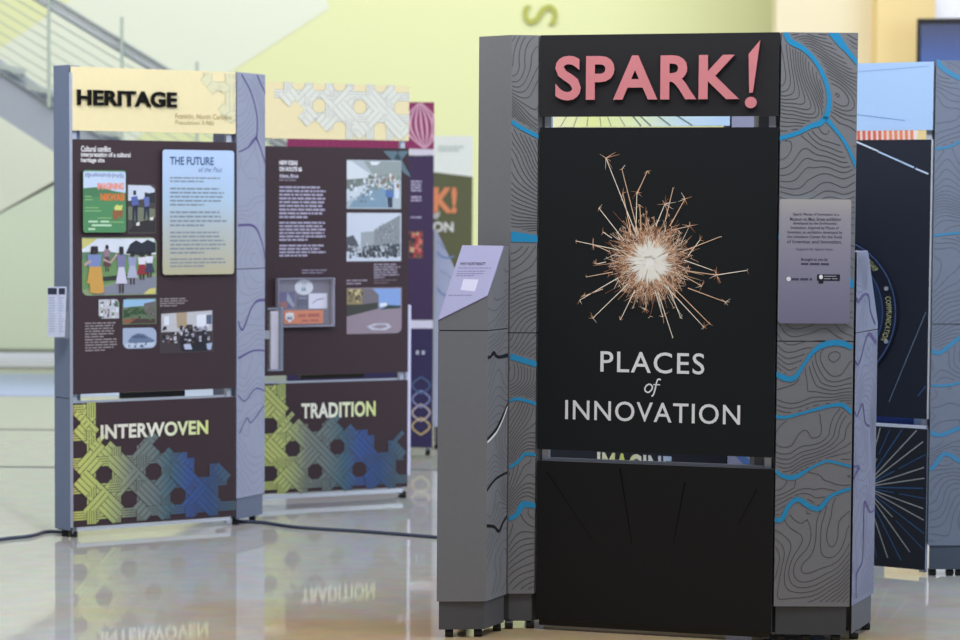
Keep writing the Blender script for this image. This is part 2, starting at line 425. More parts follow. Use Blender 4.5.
for i in range(260):
    a = random.uniform(0, 2 * math.pi); r0 = random.uniform(.02, .05); r1 = r0 + random.uniform(.02, .045)
    mb.ribbon(MP, [(cs + r0 * math.cos(a), cz + r0 * math.sin(a)), (cs + r1 * math.cos(a), cz + r1 * math.sin(a))], [.006, .0012], mat((255, 250, 240), .5), .0025 + i * 1e-6)
for i in range(620):
    a = random.uniform(0, 2 * math.pi); r0 = random.uniform(.055, .12); r1 = r0 + random.uniform(.015, .05) + (random.random() < .12) * random.uniform(0, .06)
    bx0 = random.gauss(0, .012); bz0 = random.gauss(0, .012); a2 = a + random.gauss(0, .12)
    p0 = (cs + bx0 + r0 * math.cos(a), cz + bz0 + r0 * math.sin(a)); p1 = (cs + bx0 + r1 * math.cos(a2), cz + bz0 + r1 * math.sin(a2))
    mb.ribbon(MP, [p0, p1], [random.uniform(.0012, .0026), .0008], random.choice(SPK), .0012 + i * 1e-6)
    if random.random() < .35: star(p1[0], p1[1], .011, 5, .0013)
for (x0, y0, x1, y1, k, r) in [(637, 236, 606, 158, 7, .05), (638, 232, 622, 169, 3, .02), (637, 194, 647.5, 171, 3, .015), (636, 232, 637, 192, 7, .03), (631, 232, 623, 193, 6, .028),
        (656, 226, 665, 204, 9, .04), (665, 222, 673, 189, 2, .01), (670, 226, 685, 199, 7, .025), (624, 240, 599, 208, 3, .02), (619, 250, 576, 241, 2, .01), (610, 252, 593, 244, 7, .028),
        (613, 272, 586, 277, 2, .01), (618, 278, 580, 300, 3, .02), (603, 289, 584, 296, 5, .018), (628, 284, 593, 318, 6, .022), (635, 290, 620.5, 320, 6, .02), (646, 292, 646, 309, 8, .025),
        (658, 292, 673, 338, 1, .01), (655, 290, 663, 317, 7, .028), (664, 284, 704, 327, 6, .02), (668, 282, 710, 324, 3, .012), (668, 286, 681, 318, 4, .015), (688, 288, 725.5, 302, 5, .022),
        (681, 252, 720.8, 236.5, 1, .006), (688, 271, 716.5, 275, 16, .032), (716.5, 275, 747, 270.3, 3, .016), (684, 260, 712, 270, 2, .01), (688, 256, 700, 240, 4, .02), (606, 262, 596, 264, 6, .025),
        (684, 276, 702, 286, 7, .03), (672, 230, 690, 226, 6, .03), (612, 238, 603, 232, 5, .02), (641, 230, 640, 205, 6, .028)]:
    p, q = MP.px(x0, y0), MP.px(x1, y1); mb.ribbon(MP, [p, q], [.0034, .0022], random.choice((SPK[0], SPK[3])), .0022); star(q[0], q[1], r, k)
part(mb, 'sparkler_picture', mup, 'printed picture of a burning sparkler throwing orange sparks')
# faint burst on the lower panel
mb = MB(); D1 = mat((11, 11, 13), .7, spec=.15, vary=.01); D2 = mat((40, 38, 38), .6, spec=.25, vary=.01)
for x0, y0, x1, y1, w, m in [(547, 472, 596, 545, .004, D1), (620, 468, 632, 545, .007, D1), (685, 482, 673, 545, .006, D1), (757, 489, 738, 525, .004, D1), (541, 561, 590, 592, .003, D2), (541, 582, 590, 606, .003, D2),
        (541, 606, 585, 616, .003, D2), (762, 577, 718, 605, .003, D2), (768, 598, 742, 612, .003, D2), (705, 577, 684, 606, .003, D2), (770, 612, 750, 619, .003, D2), (640, 560, 646, 608, .002, D2), (668, 560, 662, 608, .002, D2), (610, 565, 630, 605, .002, D2)]:
    mb.ribbon(MP, [MP.px(x0, y0), MP.px(x1, y1)], [w * .9, w * .25], m, .001)
part(mb, 'burst_print', mlow, 'barely visible dark rays')
mb = MB(); mb.rect(MP, .01, MP.w - .01, .014, .036, BLACK, -.05, .03); part(mb, 'base_rail', K1)
# columns: streams and contour lines
RR = rivers_px(MRf, [(5.5, [(783, 24, 5), (785.3, 31.9, 6), (790.5, 41.4, 7), (802.8, 48.2, 6), (815, 60.5, 5), (823.3, 75.5, 5), (828.2, 90.6, 5), (828.7, 107, 6), (825, 119, 7)]),
    (5, [(826, 117, 6), (820, 123, 7), (811, 126, 6), (797.3, 133, 5), (779.5, 138.4, 5.5), (770, 142)]), (4, [(825, 117, 6), (837, 131.5, 4), (846.5, 145, 4), (857, 168, 4)]),
    (8, [(827, 22, 11), (833, 32, 11), (840, 42, 9), (847.5, 51, 6), (854.5, 59.5, 5), (862, 68, 5)]), (6, [(776, 236), (779, 237), (783, 238)]), (7, [(847, 277), (850, 282), (853.8, 287)]),
    (6, [(774.8, 373.4), (785.2, 378.3, 7), (794.4, 377.7, 6), (802.5, 366.5, 4), (812.6, 352.3, 5), (822.8, 345.2, 7), (835, 342.6, 7), (845, 344.2, 7), (852, 348, 5)]),
    (4, [(774.6, 416.3), (785.2, 417.3), (800.4, 413.6, 3), (816.7, 409), (830.9, 405.5, 4), (841, 404.7, 5), (847, 408, 5), (851.5, 413, 5)]),
    (5, [(774.3, 469.5, 3), (782.5, 476, 5), (795, 476.9, 6), (810.6, 468, 3), (826, 461.3, 3), (838.8, 463.4, 3), (851, 466.6, 3)]),
    (6, [(774.3, 519.7, 5), (781.9, 518.8, 6), (788.8, 505.6, 5), (798, 499.4, 6), (810.6, 507, 6), (820, 508, 6), (831, 496, 4), (850.2, 488.4, 4)])], 277)
mb = MB(); contours(mb, MRf, .003, .275, .15, 2.195, RR, 3.3, LINEC, delta=.066, width=.0024, fs=3.4, fz=2.6); part(mb, 'contour_print', cr, 'fine dark contour lines')
stream(cr, MRf, RR, BLUE, label='blue printed stream')
RL = rivers_px(MLf, [(5, [(511.6, 121.5), (521.6, 128), (540, 137.5)]), (11, [(510.8, 236.5, 13), (538.6, 239, 8)]), (7, [(510, 356.2), (537, 364.5)]), (4, [(509.6, 401, 3), (518.4, 398.9), (537, 404)]),
    (4, [(509.4, 467.7), (518.4, 461), (525, 454), (537, 455)]), (6, [(509, 519), (516.7, 514.6), (523.3, 504.5, 8), (537, 506, 6)])], 271)
mb = MB(); contours(mb, MLf, .002, .1, .15, 2.195, RL, 8.1, LINEC, delta=.06, width=.0024, fs=3, fz=2.2, step=.008, slope=2.6); part(mb, 'contour_print', cl, 'fine dark contour lines')
stream(cl, MLf, RL, BLUE, label='blue printed stream')
# credit plaque
s0, s1, z0, z1 = pbox(MRf, 780, 199, 849.5, 323.7, .014)
pm = ramp_mat('plaque_print', [(0, (122, 118, 142)), (.45, (140, 136, 156)), (.85, (158, 154, 162)), (1, (175, 170, 168))], 1, z0, z1, .35)
mb = MB(); mb.rrect(MRf, s0, s1, z0, z1, .012, pm, .002, .012, SILVER); plq = part(mb, 'credit_plaque', cr, 'lavender grey rounded plaque with small print')
mb = MB(); tk = mat((72, 68, 92), .5)
def L(mb, pl, s, x0, x1, yb, yt, m, n, **k): add_text(mb, pl, s, bx(pl, x0, yb, x1, yt, n), m, n, **k)
for i, (t_, x0, x1) in enumerate([('Spark! Places of Innovation is a', 793, 839), ('Museum on Main Street exhibition', 790, 841), ('developed by the Smithsonian', 793, 837), ('Institution. Inspired by Places of', 791, 839),
        ('Invention, an exhibition developed by', 787.5, 842.5), ('the Lemelson Center for the Study', 787, 842.5), ('of Invention and Innovation.', 787, 842)]):
    y = 213 + i * 4.5; L(mb, MRf, t_, x0, x1, y + 3.2, y, tk, .0145, bold=.008)
L(mb, MRf, 'Support for Spark! from', 796, 833, 251, 248, tk, .0145, bold=.0)
L(mb, MRf, 'Brought to you by', 801, 828, 261.5, 258, tk, .0145, bold=.02)
greek(mb, MRf, 801, 262, 829, 266, 1, tk, .0145, last=1)
c = MRf.px(788.6, 279, .0145); mb.disc(MRf, c[0], c[1], .008, .008, WHITE, .0145); greek(mb, MRf, 791.5, 277, 812, 281.5, 1, tk, .0145, last=1)
s = bx(MRf, 817, 280.7, 840, 274.5, .0145); mb.rect(MRf, *s, mat((22, 20, 32)), .0145); s = bx(MRf, 818.5, 283.5, 823.5, 275, .0147); mb.rect(MRf, *s, mat((22, 20, 32)), .0147)
mb.disc(MRf, *MRf.px(821, 277, .015), .007, .008, WHITE, .015); greek(mb, MRf, 824, 275, 839, 280, 2, mat((150, 150, 165)), .0152, h=.4, last=.9)
part(mb, 'plaque_text', plq, 'small dark print and two logos')
# ================================================================== LEFT PODIUM
F1, F2, F3, F4 = (-.151, 8.305), (.028, 8.317), (.104, 8.474), (-.064, 8.505)
BL, BR, TR = Vector((-.151, 8.305, 1.157)), Vector((.028, 8.317, 1.247)), Vector((.087, 8.443, 1.424))
nn_ = (BR - BL).cross(TR - BL).normalized()
PD = thing('podium', 'grey podium with a slanted lavender reading board at the left of the SPARK! kiosk', 'podium', (-.02, 8.42, 0))
def podium(root, poly, ztop, pn, po, seam, kick=.134, m=None, cas=()):
    """prism whose top is sliced by the plane (po, pn)"""
    import bmesh
    m = m or GREY; mb = MB(); mb.prism(poly, seam + .002, ztop, m)
    o = part(mb, 'podium_head', root); bm = bmesh.new(); bm.from_mesh(o.data); bmesh.ops.remove_doubles(bm, verts=bm.verts, dist=1e-5)
    bmesh.ops.bisect_plane(bm, geom=bm.verts[:] + bm.edges[:] + bm.faces[:], plane_co=po - ORG[root.name], plane_no=pn, clear_outer=True)
    bmesh.ops.holes_fill(bm, edges=[e for e in bm.edges if e.is_boundary]); bmesh.ops.recalc_face_normals(bm, faces=bm.faces); bm.to_mesh(o.data); bm.free()
    c = Vector((sum(p[0] for p in poly) / len(poly), sum(p[1] for p in poly) / len(poly)))
    def ins(d): return [tuple(Vector(p) + (c - Vector(p)).normalized() * d) for p in poly]
    mb = MB(); mb.prism(poly, kick, seam - .002, m); mb.prism(ins(.004), seam - .002, seam + .002, SEAM); bd = part(mb, 'podium_body', root)
    mb = MB(); mb.prism(ins(.01), .03, kick - .001, DGREY); part(mb, 'kick_plate', root, 'darker grey kick plate')
    for x, y in cas: caster(root, x, y)
    return o, bd
ph, pb = podium(PD, [F1, F2, F3, F4], 1.424, nn_, BL, 1.122, cas=[(-.105, 8.335), (.0, 8.345), (.07, 8.455), (-.06, 8.50)])
TPd = TiltPlane(BL, (BR - BL), nn_.cross(BR - BL))
TPd.n = nn_; TPd.u = nn_.cross(TPd.d).normalized()
TL = Vector((-.066, 8.496, 1.424))
def tl(v): v = v - TPd.o; return (v.dot(TPd.d), v.dot(TPd.u))
mb = MB(); mb.poly(TPd, [tl(BL), tl(BR), tl(TR), tl(TL)], LAV, .0005, .005); rb = part(mb, 'reading_board', PD, 'slanted lavender board with a short printed notice')
mb = MB(); dk = mat((52, 44, 80))
P0 = [TPd.px(x, y, .006) for x, y in ((459.5, 265.5), (486, 265.5), (459.5, 262.3), (486, 262.3))]
def tline(s, x0, x1, yb, yt, m, bold=.02):
    V, Fs = text_mesh(s, bold); P = fit(V, (0, 1, 0, 1)); q00, q10, q01, q11 = [TPd.px(*p, .006) for p in ((x0, yb), (x1, yb), (x0 + (yb - yt) * .3, yt), (x1 + (yb - yt) * .3, yt))]
    def mp(u, v): return tuple((q00[i] * (1 - u) + q10[i] * u) * (1 - v) + (q01[i] * (1 - u) + q11[i] * u) * v for i in (0, 1))
    for f in Fs: mb.poly(TPd, [mp(*P[i]) for i in f], m, .006)
tline('WHY NORTHEAST?', 459.5, 485, 265.3, 262.2, dk, .035)
for x0, x1, y in ((458.3, 491, 268), (457.2, 485, 271.2), (456.7, 483, 273.6), (456, 474, 275.6), (448.5, 472, 295.2)):
    x = x0
    while x < x1:
        w = random.uniform(2, 5); a = TPd.px(x, y, .006); b_ = TPd.px(min(x + w, x1), y, .006); mb.ribbon(TPd, [a, b_], .004, mat((104, 98, 136)), .006); x += w + .7
a, b_, c_, d_ = [TPd.px(x, y, .006) for x, y in ((460.5, 290), (475, 291.5), (478.5, 279.5), (463.5, 279))]
mb.poly(TPd, [a, b_, c_, d_], mat((186, 184, 208)), .0058)
part(mb, 'printed_notice', rb, 'small dark heading and faint lines')
PS = Plane(F2, F3)
RP = rivers_px(PS, [(3.5, [(486.2, 356.6, 5), (490, 357), (493.5, 353, 5), (498, 357), (507.5, 355, 5)]), (4, [(486.2, 440, 3), (495.4, 430, 4), (502, 417), (507.5, 403, 2)]),
    (3, [(486.2, 491), (495.4, 479), (507.5, 472)]), (3.5, [(486, 525.7), (493.8, 526.7), (498.7, 531, 4), (503, 522), (506.8, 516, 4)])], 260)
mb = MB(); contours(mb, PS, .002, PS.w - .002, .15, 1.11, RP, 21.4, mat((84, 82, 86), .6), delta=.09, width=.0022, fs=4, fz=2.4); part(mb, 'contour_print', pb, 'fine contour lines')
mb = MB(); contours(mb, PS, .135, PS.w - .002, 1.13, 1.41, RP, 21.4, mat((84, 82, 86), .6), delta=.09, width=.0022, fs=4, fz=2.4); contours(mb, PS, .002, .135, 1.13, 1.24, RP, 21.4, mat((84, 82, 86), .6), delta=.09, width=.0022, fs=4, fz=2.4)
part(mb, 'contour_print', ph, 'fine contour lines')
stream(pb, PS, [([(s, z - .012) for s, z in p], [x * .8 for x in w]) for p, w in RP[1:2]], WHITE, .0012, 'white printed edge under a dark stream')  # white print edging the black stream
stream(pb, PS, RP, mat((20, 16, 24)), label='black printed stream')
# ================================================================== RIGHT PODIUM
G2 = at_z(873.5, 590.6, .145); G1 = Vector((1.354, 8.272)); G2 = Vector((G2.x, G2.y))
RS = Plane(tuple(G1), tuple(G2)); dirp = Vector((RS.d.x, RS.d.y, 0))
PR = thing('podium', 'lavender grey podium with purple stream lines at the right of the SPARK! kiosk', 'podium', (1.42, 8.45, 0))
MIDP = RS.pt(RS.w * .5, 1.416); LOW = RS.pt(RS.w, 1.15)
pn = Vector((dirp.x * (1.416 - 1.15), dirp.y * (1.416 - 1.15), RS.w * .5)).normalized()
PG = mat((112, 115, 134), .6)
prh, prb = podium(PR, [tuple(G1), tuple(G2), (G2.x - .03, G2.y + .14), (1.354, 8.56)], 1.416, pn, MIDP, 1.125, m=PG, cas=[(1.375, 8.345), (G2.x - .03, G2.y - .012), (1.38, 8.52)])
# reading board seen from behind its edge
acr = RS.n * -1
up2 = (MIDP - LOW).normalized(); mb = MB(); bo = LOW + RS.n * -.004 + pn * .001; bwv = RS.n * -.115; ht = (MIDP - LOW).length
cs4 = [bo, bo + bwv, bo + bwv + up2 * ht, bo + up2 * ht]
mb.face(cs4, [(0, 0)] * 4, LAV); mb.face([v + pn * .005 for v in cs4], [(0, 0)] * 4, LAV)
for i in range(4): j = (i + 1) % 4; mb.face([cs4[i], cs4[j], cs4[j] + pn * .005, cs4[i] + pn * .005], [(0, 0)] * 4, LAV)
part(mb, 'reading_board', PR, 'slanted board seen edge-on')
PUR = mat((66, 52, 104), .5)
R2 = rivers_px(RS, [(3, [(853.4, 288), (857.8, 301, 4), (863.8, 294.7), (868.5, 296), (870.3, 310.7, 2), (875, 324, 3)]), (3, [(851.8, 347, 2), (856.9, 364.5, 3), (861.3, 356.4, 2), (865.4, 340, 2), (869.5, 334, 4), (876, 343, 5)]),
    (2, [(851.6, 414, 3), (854, 410), (857, 416), (862.3, 404, 3), (865, 422), (869.5, 426, 3)]), (2.4, [(850.9, 466.6, 2), (859, 467, 4), (855, 475, 3), (851.2, 486, 2)]),
    (2, [(875, 508.7, 2), (870, 512), (865.3, 502.5, 5), (863.7, 512, 3), (863, 545), (862, 562), (857, 572, 3), (856, 580), (856, 598)])], 240)
CL2 = mat((96, 96, 114), .6)
mb = MB(); contours(mb, RS, .002, RS.w - .002, .15, 1.12, R2, 31.7, CL2, delta=.085, width=.0022, fs=4, fz=3); part(mb, 'contour_print', prb, 'fine contour lines')
mb = MB(); contours(mb, RS, .002, RS.w * .5, 1.13, 1.405, R2, 31.7, CL2, delta=.085, width=.0022, fs=4, fz=3); part(mb, 'contour_print', prh, 'fine contour lines')
stream(prh, RS, R2[:1], PUR, label='purple printed stream'); stream(prb, RS, R2[1:], PUR, label='purple printed stream')
# ================================================================== HERITAGE KIOSK
HP = Plane((-1.906, 10.689), (-1.180, 11.12)); HS = Plane((-1.180, 11.12), (-1.063, 11.345))
K2 = thing('display_kiosk', 'kiosk with a yellow HERITAGE header and brown panels of photographs, INTERWOVEN below', 'display kiosk', (-1.55, 10.95, 0))
YEL = mat((238, 223, 174), .55, vary=.03)
hh, hu, hl = panels(K2, HP, YEL, BROWN, BROWN, e=mat((150, 158, 176)), lz=.05, htop=2.198)
LC = HP; cL = column(K2, [(-1.998, 10.778), HP.xy(-.002), HP.xy(-.002, -.055), HP.xy(.07, -.055), HP.xy(.07, -.15)], seam=.655, casters=[(-1.945, 10.76), (-1.90, 10.735)], z1=2.205, kick=.035, m=mat((122, 136, 164), .6), z0=.03)
cR = column(K2, [HS.xy(.004), HS.xy(HS.w), HS.xy(HS.w - .02, -.13), HP.xy(HP.w - .06, -.14), HP.xy(HP.w - .03, -.056), HP.xy(HP.w + .002, -.04)], seam=1.25, casters=[HS.xy(.04, -.03), HS.xy(.19, -.03)], m=mat((154, 158, 178), .6), kc=mat((104, 112, 132), .6))
# acrylic infill between sections of the left column
letters(HP, 'HERITAGE', (lambda a, b: (a[0], b[0], a[1], b[1]))(HP.px(77.5, 105.0, .01), HP.px(177.2, 92.3, .01)), mat((12, 11, 10), .7, vary=.02, spec=.15), mat((8, 8, 8)), .0, .012, hh, bold=.032, spacing=1.02)
mb = MB(); L(mb, HP, 'Franklin, North Carolina', 175.5, 232, 119, 114.8, mat((170, 156, 104)), .005, bold=.0); L(mb, HP, 'Population 3,980', 175.5, 214, 125, 121.2, mat((176, 164, 112)), .005, bold=.0); part(mb, 'place_name', hh, 'faint olive print naming Franklin, North Carolina')
hz1 = ZH1
mb = MB(); cane(mb, HP, (.006, HP.w - .006, ZH0 + .003, ZH1 - .003), lambda s, z: s > HP.w - .19 + (ZH1 - z) * .62, (.75, 2.07), .115, mat((222, 218, 178)), mat((196, 192, 165)), nl=2, lw=.003); part(mb, 'cane_pattern_print', hh, 'pale woven cane drawing')
mb = MB(); TXT = mat((225, 222, 225))
L(mb, HP, 'Cultural conflict', 81, 111, 151.6, 146.2, TXT, .0015, bold=.03); L(mb, HP, 'interpretation of a cultural', 81, 130.5, 158, 152.6, TXT, .0015, bold=.03); L(mb, HP, 'heritage site', 81, 104.5, 163.5, 157.8, TXT, .0015, bold=.03)
part(mb, 'heading', hu, 'white heading about a cultural heritage site')
GT = mat((150, 140, 146))
for q in ((85, 322, 116, 337.5, 6), (85, 338.5, 118, 351, 5), (160, 297.8, 188, 306.5, 4)): mb = MB(); greek(mb, HP, *q, GT, h=.5, last=.6); part(mb, 'caption', hu, 'small grey caption')
mb = MB(); mb.rect(HP, -.004, .010, .05, 2.17, mat((170, 176, 190), .35, .3), .0005, .003); part(mb, 'edge_trim', K2, 'silver strip along the left edge')
# flip boards
s0, s1, z0, z1 = pbox(HP, 162.5, 149.5, 234, 274, .02)
mb = MB(); mb.rrect(HP, s0, s1, z0, z1, .014, ramp_mat('future_board_print', [(0, (188, 182, 150)), (.35, (182, 190, 190)), (.6, (176, 202, 226)), (1, (184, 208, 246))], 1, z0, z1), .004, .016, mat((40, 42, 60))); fb = part(mb, 'flip_board', hu, 'pale blue board headed THE FUTURE of the Past')
mb = MB(); bt = mat((40, 78, 128)); L(mb, HP, 'THE FUTURE', 170, 213.8, 164.8, 157.3, bt, .021, bold=.02); L(mb, HP, 'of the Past', 198.5, 222.3, 172, 167.3, mat((90, 120, 165)), .021, bold=0, shear=.3)
part(mb, 'heading', fb, 'blue heading'); tg = mat((132, 144, 160))
for y0, y1, k in ((176, 183.5, 2), (186.5, 207, 5), (210, 227.5, 4), (230.5, 254.5, 6), (257.5, 267.5, 3)): mb = MB(); greek(mb, HP, 170, y0, 226.5, y1, k, tg, .021, h=.42, last=.6); part(mb, 'paragraph', fb, 'small grey print')
s0, s1, z0, z1 = pbox(HP, 83, 170, 126, 232.5, .02)
mb = MB(); mb.rrect(HP, s0, s1, z0, z1, .012, mat((78, 140, 92)), .004, .016, mat((20, 30, 24))); fb = part(mb, 'flip_board', hu, 'green board with a blue sky and orange lettering')
mb = MB(); W, H = s1 - s0, z1 - z0
def uvp(P): return [(s0 + u * W, z1 - v * H) for u, v in P]
mb.poly(HP, uvp([(.03, .02), (.97, .02), (.99, .05), (.99, .36), (.7, .33), (.35, .27), (.01, .30), (.01, .05)]), mat((196, 214, 240)), .0203)
mb.poly(HP, uvp([(.01, .29), (.35, .27), (.6, .31), (.99, .38), (.99, .5), (.5, .40), (.01, .46)]), mat((70, 124, 84)), .0205)
for i in range(26): u = .05 + i * .035; mb.rect(HP, s0 + u * W, s0 + (u + .018) * W, z1 - random.uniform(.09, .13) * H, z1 - random.uniform(.04, .07) * H, mat((110, 120, 170)), .0207)
add_text(mb, HP, 'IMAGINING', (s0 + .33 * W, s0 + .95 * W, z1 - .31 * H, z1 - .2 * H), mat((236, 150, 132)), .0212, bold=.05)
add_text(mb, HP, 'NIKWASI', (s0 + .40 * W, s0 + .96 * W, z1 - .49 * H, z1 - .37 * H), mat((226, 120, 54)), .0212, bold=.05)
mb.poly(HP, uvp([(.72, .6), (.78, .55), (.86, .57), (.92, .55), (.9, .64), (.74, .64)]), mat((214, 216, 120)), .021)
mb.poly(HP, uvp([(.68, .65), (.94, .64), (.9, .78), (.82, .72), (.8, .80), (.7, .78)]), mat((146, 96, 60)), .0211)
GW = mat((188, 222, 190))
for u0, u1, v in ((.04, .2, .42), (.04, .22, .47), (.04, .36, .60), (.04, .42, .65), (.34, .66, .765), (.6, .95, .83)): mb.rect(HP, s0 + u0 * W, s0 + u1 * W, z1 - (v + .012) * H, z1 - (v - .008) * H, mat((132, 178, 118)), .0208)
for u0, u1, v in ((.12, .34, .82), (.4, .6, .82), (.2, .66, .88), (.12, .28, .94)): mb.rect(HP, s0 + u0 * W, s0 + u1 * W, z1 - (v + .02) * H, z1 - (v - .012) * H, GW, .0209)
part(mb, 'board_print', fb, 'printed landscape with the words IMAGINING NIKWASI')
# photographs on the brown panel
picture(hu, HP, 127.5, 184, 156, 233.5, (70, 66, 66), [((206, 214, 232), [(.02, .02), (.8, .03), (.95, .1), (.97, .3), (.55, .3), (.02, .34)]), ((38, 44, 48), [(.6, .2), (.97, .16), (.97, .38), (.62, .36)]), ((118, 124, 104), [(.02, .45), (.97, .5), (.97, .8), (.02, .72)]), ((44, 40, 44), [(.02, .95), (.3, .78), (.97, .68), (.97, .97), (.1, .97)]),
    ((84, 102, 172), [(.12, .26), (.34, .24), (.4, .42), (.16, .44)]), ((30, 34, 56), [(.2, .13), (.3, .13), (.3, .22), (.2, .22)]), ((34, 38, 62), [(.17, .44), (.36, .42), (.34, .78), (.28, .78), (.26, .5), (.22, .8), (.16, .8)]),
    ((98, 112, 176), [(.56, .26), (.76, .26), (.76, .44), (.6, .46)]), ((30, 34, 56), [(.6, .17), (.7, .17), (.7, .24), (.6, .24)]), ((34, 38, 62), [(.58, .46), (.76, .44), (.76, .7), (.7, .7), (.66, .5), (.62, .72), (.56, .72)]), ((226, 226, 220), [(.3, .78), (.42, .76), (.42, .84), (.3, .84)]), ((226, 226, 220), [(.78, .68), (.9, .66), (.9, .73), (.78, .73)])],
    'photo of two people in blue shirts on a mound', r=.02, corners=(0, 1, 0, 0))
def person(u, v, h, top, bot, sk=(60, 44, 44), hair=(28, 24, 30), w=.1, skirt=1.2):
    a = w * h; return [(hair, [(u - a * .42, v), (u + a * .42, v), (u + a * .5, v + h * .15), (u - a * .5, v + h * .15)]), (sk, [(u - a * .25, v + .09 * h), (u + a * .25, v + .09 * h), (u + a * .2, v + h * .18), (u - a * .2, v + h * .18)]),
        (top, [(u - a * .9, v + h * .18), (u + a * .9, v + h * .18), (u + a * .7, v + h * .45), (u - a * .7, v + h * .45)]), (bot, [(u - a * .6, v + h * .44), (u + a * .6, v + h * .44), (u + a * skirt, v + h * .8), (u - a * skirt, v + h * .8)]),
        (sk, [(u - a * .5, v + h * .8), (u - a * .15, v + h * .8), (u - a * .15, v + h), (u - a * .5, v + h)]), (sk, [(u + a * .15, v + h * .8), (u + a * .5, v + h * .8), (u + a * .5, v + h), (u + a * .15, v + h)])]
sh = [((220, 226, 240), [(.0, .02), (.97, .02), (.99, .3), (.5, .3), (0, .25)]), ((96, 130, 104), [(0, .25), (.35, .24), (.62, .3), (.62, .4), (0, .4)]), ((34, 40, 54), [(.58, .28), (.64, .12), (.72, .05), (.8, .1), (.88, .04), (.99, .1), (.99, .26), (.8, .32)]),
    ((106, 146, 92), [(0, .38), (.99, .36), (.99, .62), (0, .9)]), ((42, 50, 48), [(.26, .68), (.62, .64), (.64, .72), (.28, .76)]), ((132, 136, 152), [(.99, .68), (.55, .74), (.2, .9), (.18, .985), (.99, .985)]), ((206, 200, 120), [(.0, .02), (.2, .02), (.1, .12), (0, .2)]), ((214, 206, 120), [(.82, .985), (.9, .9), (.985, .88), (.985, .985)])]
sh += person(.33, .13, .46, (150, 120, 140), (96, 60, 70)) + person(.67, .24, .58, (150, 156, 196), (176, 180, 206), w=.11) + person(.8, .26, .48, (224, 222, 236), (150, 44, 54), w=.13) + person(.9, .25, .45, (220, 222, 240), (60, 62, 92), w=.13)
sh += person(.52, .16, .8, (126, 122, 168), (206, 204, 226), w=.08) + person(.16, .15, .8, (122, 140, 190), (206, 158, 78), w=.13, skirt=1.0)
sh += [((206, 158, 78), [(.09, .5), (.25, .5), (.29, .94), (.22, .97), (.1, .95)]), ((190, 160, 160), [(.02, .45), (.1, .38), (.12, .42), (.03, .5)]), ((190, 160, 160), [(.27, .4), (.38, .45), (.47, .3), (.45, .27), (.37, .42), (.28, .36)])]
picture(hu, HP, 82, 237.5, 156.5, 294.5, (140, 160, 120), sh, 'photo of people holding hands in a line on a lawn', r=.03, corners=(0, 1, 0, 1))
picture(hu, HP, 98.7, 299.5, 119, 318.3, (196, 200, 212), [((60, 64, 70), [(.5, .02), (.6, .02), (.62, .3), (.5, .35)]), ((90, 124, 84), [(.8, .05), (.97, .15), (.97, .4), (.82, .4)]), ((40, 44, 60), [(.08, .3), (.25, .28), (.22, .5), (.1, .55)]), ((30, 34, 46), [(.45, .5), (.52, .5), (.5, .9), (.42, .97)])], 'small photo of people in white', r=.02, corners=(0, 1, 0, 1), sprinkle=[(.05, .1, .95, .95, 40, .05, [(226, 228, 240), (70, 74, 90), (120, 134, 120), (200, 190, 190)])])
picture(hu, HP, 122.4, 298.6, 156.4, 323.8, (98, 122, 92), [((152, 192, 228), [(.03, .04), (.97, .04), (.97, .3), (.5, .3), (.03, .35)]), ((52, 84, 52), [(.03, .45), (.3, .32), (.6, .4), (.7, .55), (.4, .65), (.03, .75)]), ((108, 102, 104), [(.63, .2), (.97, .12), (.97, .78), (.66, .7)]), ((146, 92, 72), [(.03, .8), (.5, .74), (.2, .96), (.03, .96)]), ((74, 56, 52), [(.4, .78), (.97, .8), (.97, .97), (.2, .97)])], 'photo of a leafy ridge and a stone wall', r=.03, corners=(0, 0, 1, 0), sprinkle=[(.05, .35, .95, .8, 40, .03, [(60, 90, 56), (130, 120, 110), (90, 110, 80), (50, 56, 56)])])
picture(hu, HP, 122.8, 328.2, 156.4, 348, (166, 180, 208), [((104, 122, 152), [(.15, .62), (.28, .36), (.45, .26), (.62, .3), (.8, .48), (.95, .62), (.9, .72), (.2, .72)]), ((76, 92, 124), [(.3, .42), (.45, .33), (.62, .38), (.75, .52), (.5, .5), (.3, .5)]), ((196, 208, 228), [(.05, .75), (.95, .72), (.9, .92), (.1, .95)])], 'blue-grey old photo of a domed mound', r=.03, corners=(1, 1, 0, 1), sprinkle=[(.1, .7, .7, .9, 14, .03, [(80, 96, 130), (120, 136, 160)])])
picture(hu, HP, 159.7, 310.6, 213.7, 352, (62, 52, 58), [((196, 196, 204), [(.03, .08), (.97, .02), (.97, .5), (.03, .5)]), ((176, 156, 130), [(.3, .06), (.5, .05), (.5, .4), (.32, .42)]), ((226, 232, 244), [(.08, .14), (.17, .13), (.17, .34), (.08, .34)]), ((228, 232, 246), [(.68, .12), (.9, .1), (.9, .4), (.68, .4)]), ((90, 100, 130), [(.86, .12), (.96, .12), (.96, .34), (.86, .34)]), ((24, 26, 38), [(.36, .7), (.5, .34), (.6, .34), (.62, .5), (.74, .4), (.86, .5), (.9, .96), (.4, .96)]), ((210, 212, 224), [(.34, .52), (.5, .44), (.48, .6), (.36, .58)]), ((186, 196, 224), [(.44, .8), (.56, .78), (.6, .92), (.46, .92)]), ((170, 184, 214), [(.86, .8), (.97, .78), (.95, .94), (.88, .94)])],
    'photo of people seated in a meeting room', r=.03, corners=(0, 0, 1, 0), sprinkle=[(.05, .4, .9, .75, 90, .025, [(24, 26, 38), (60, 54, 62), (150, 150, 170), (40, 40, 60), (200, 200, 214), (90, 70, 70)])])
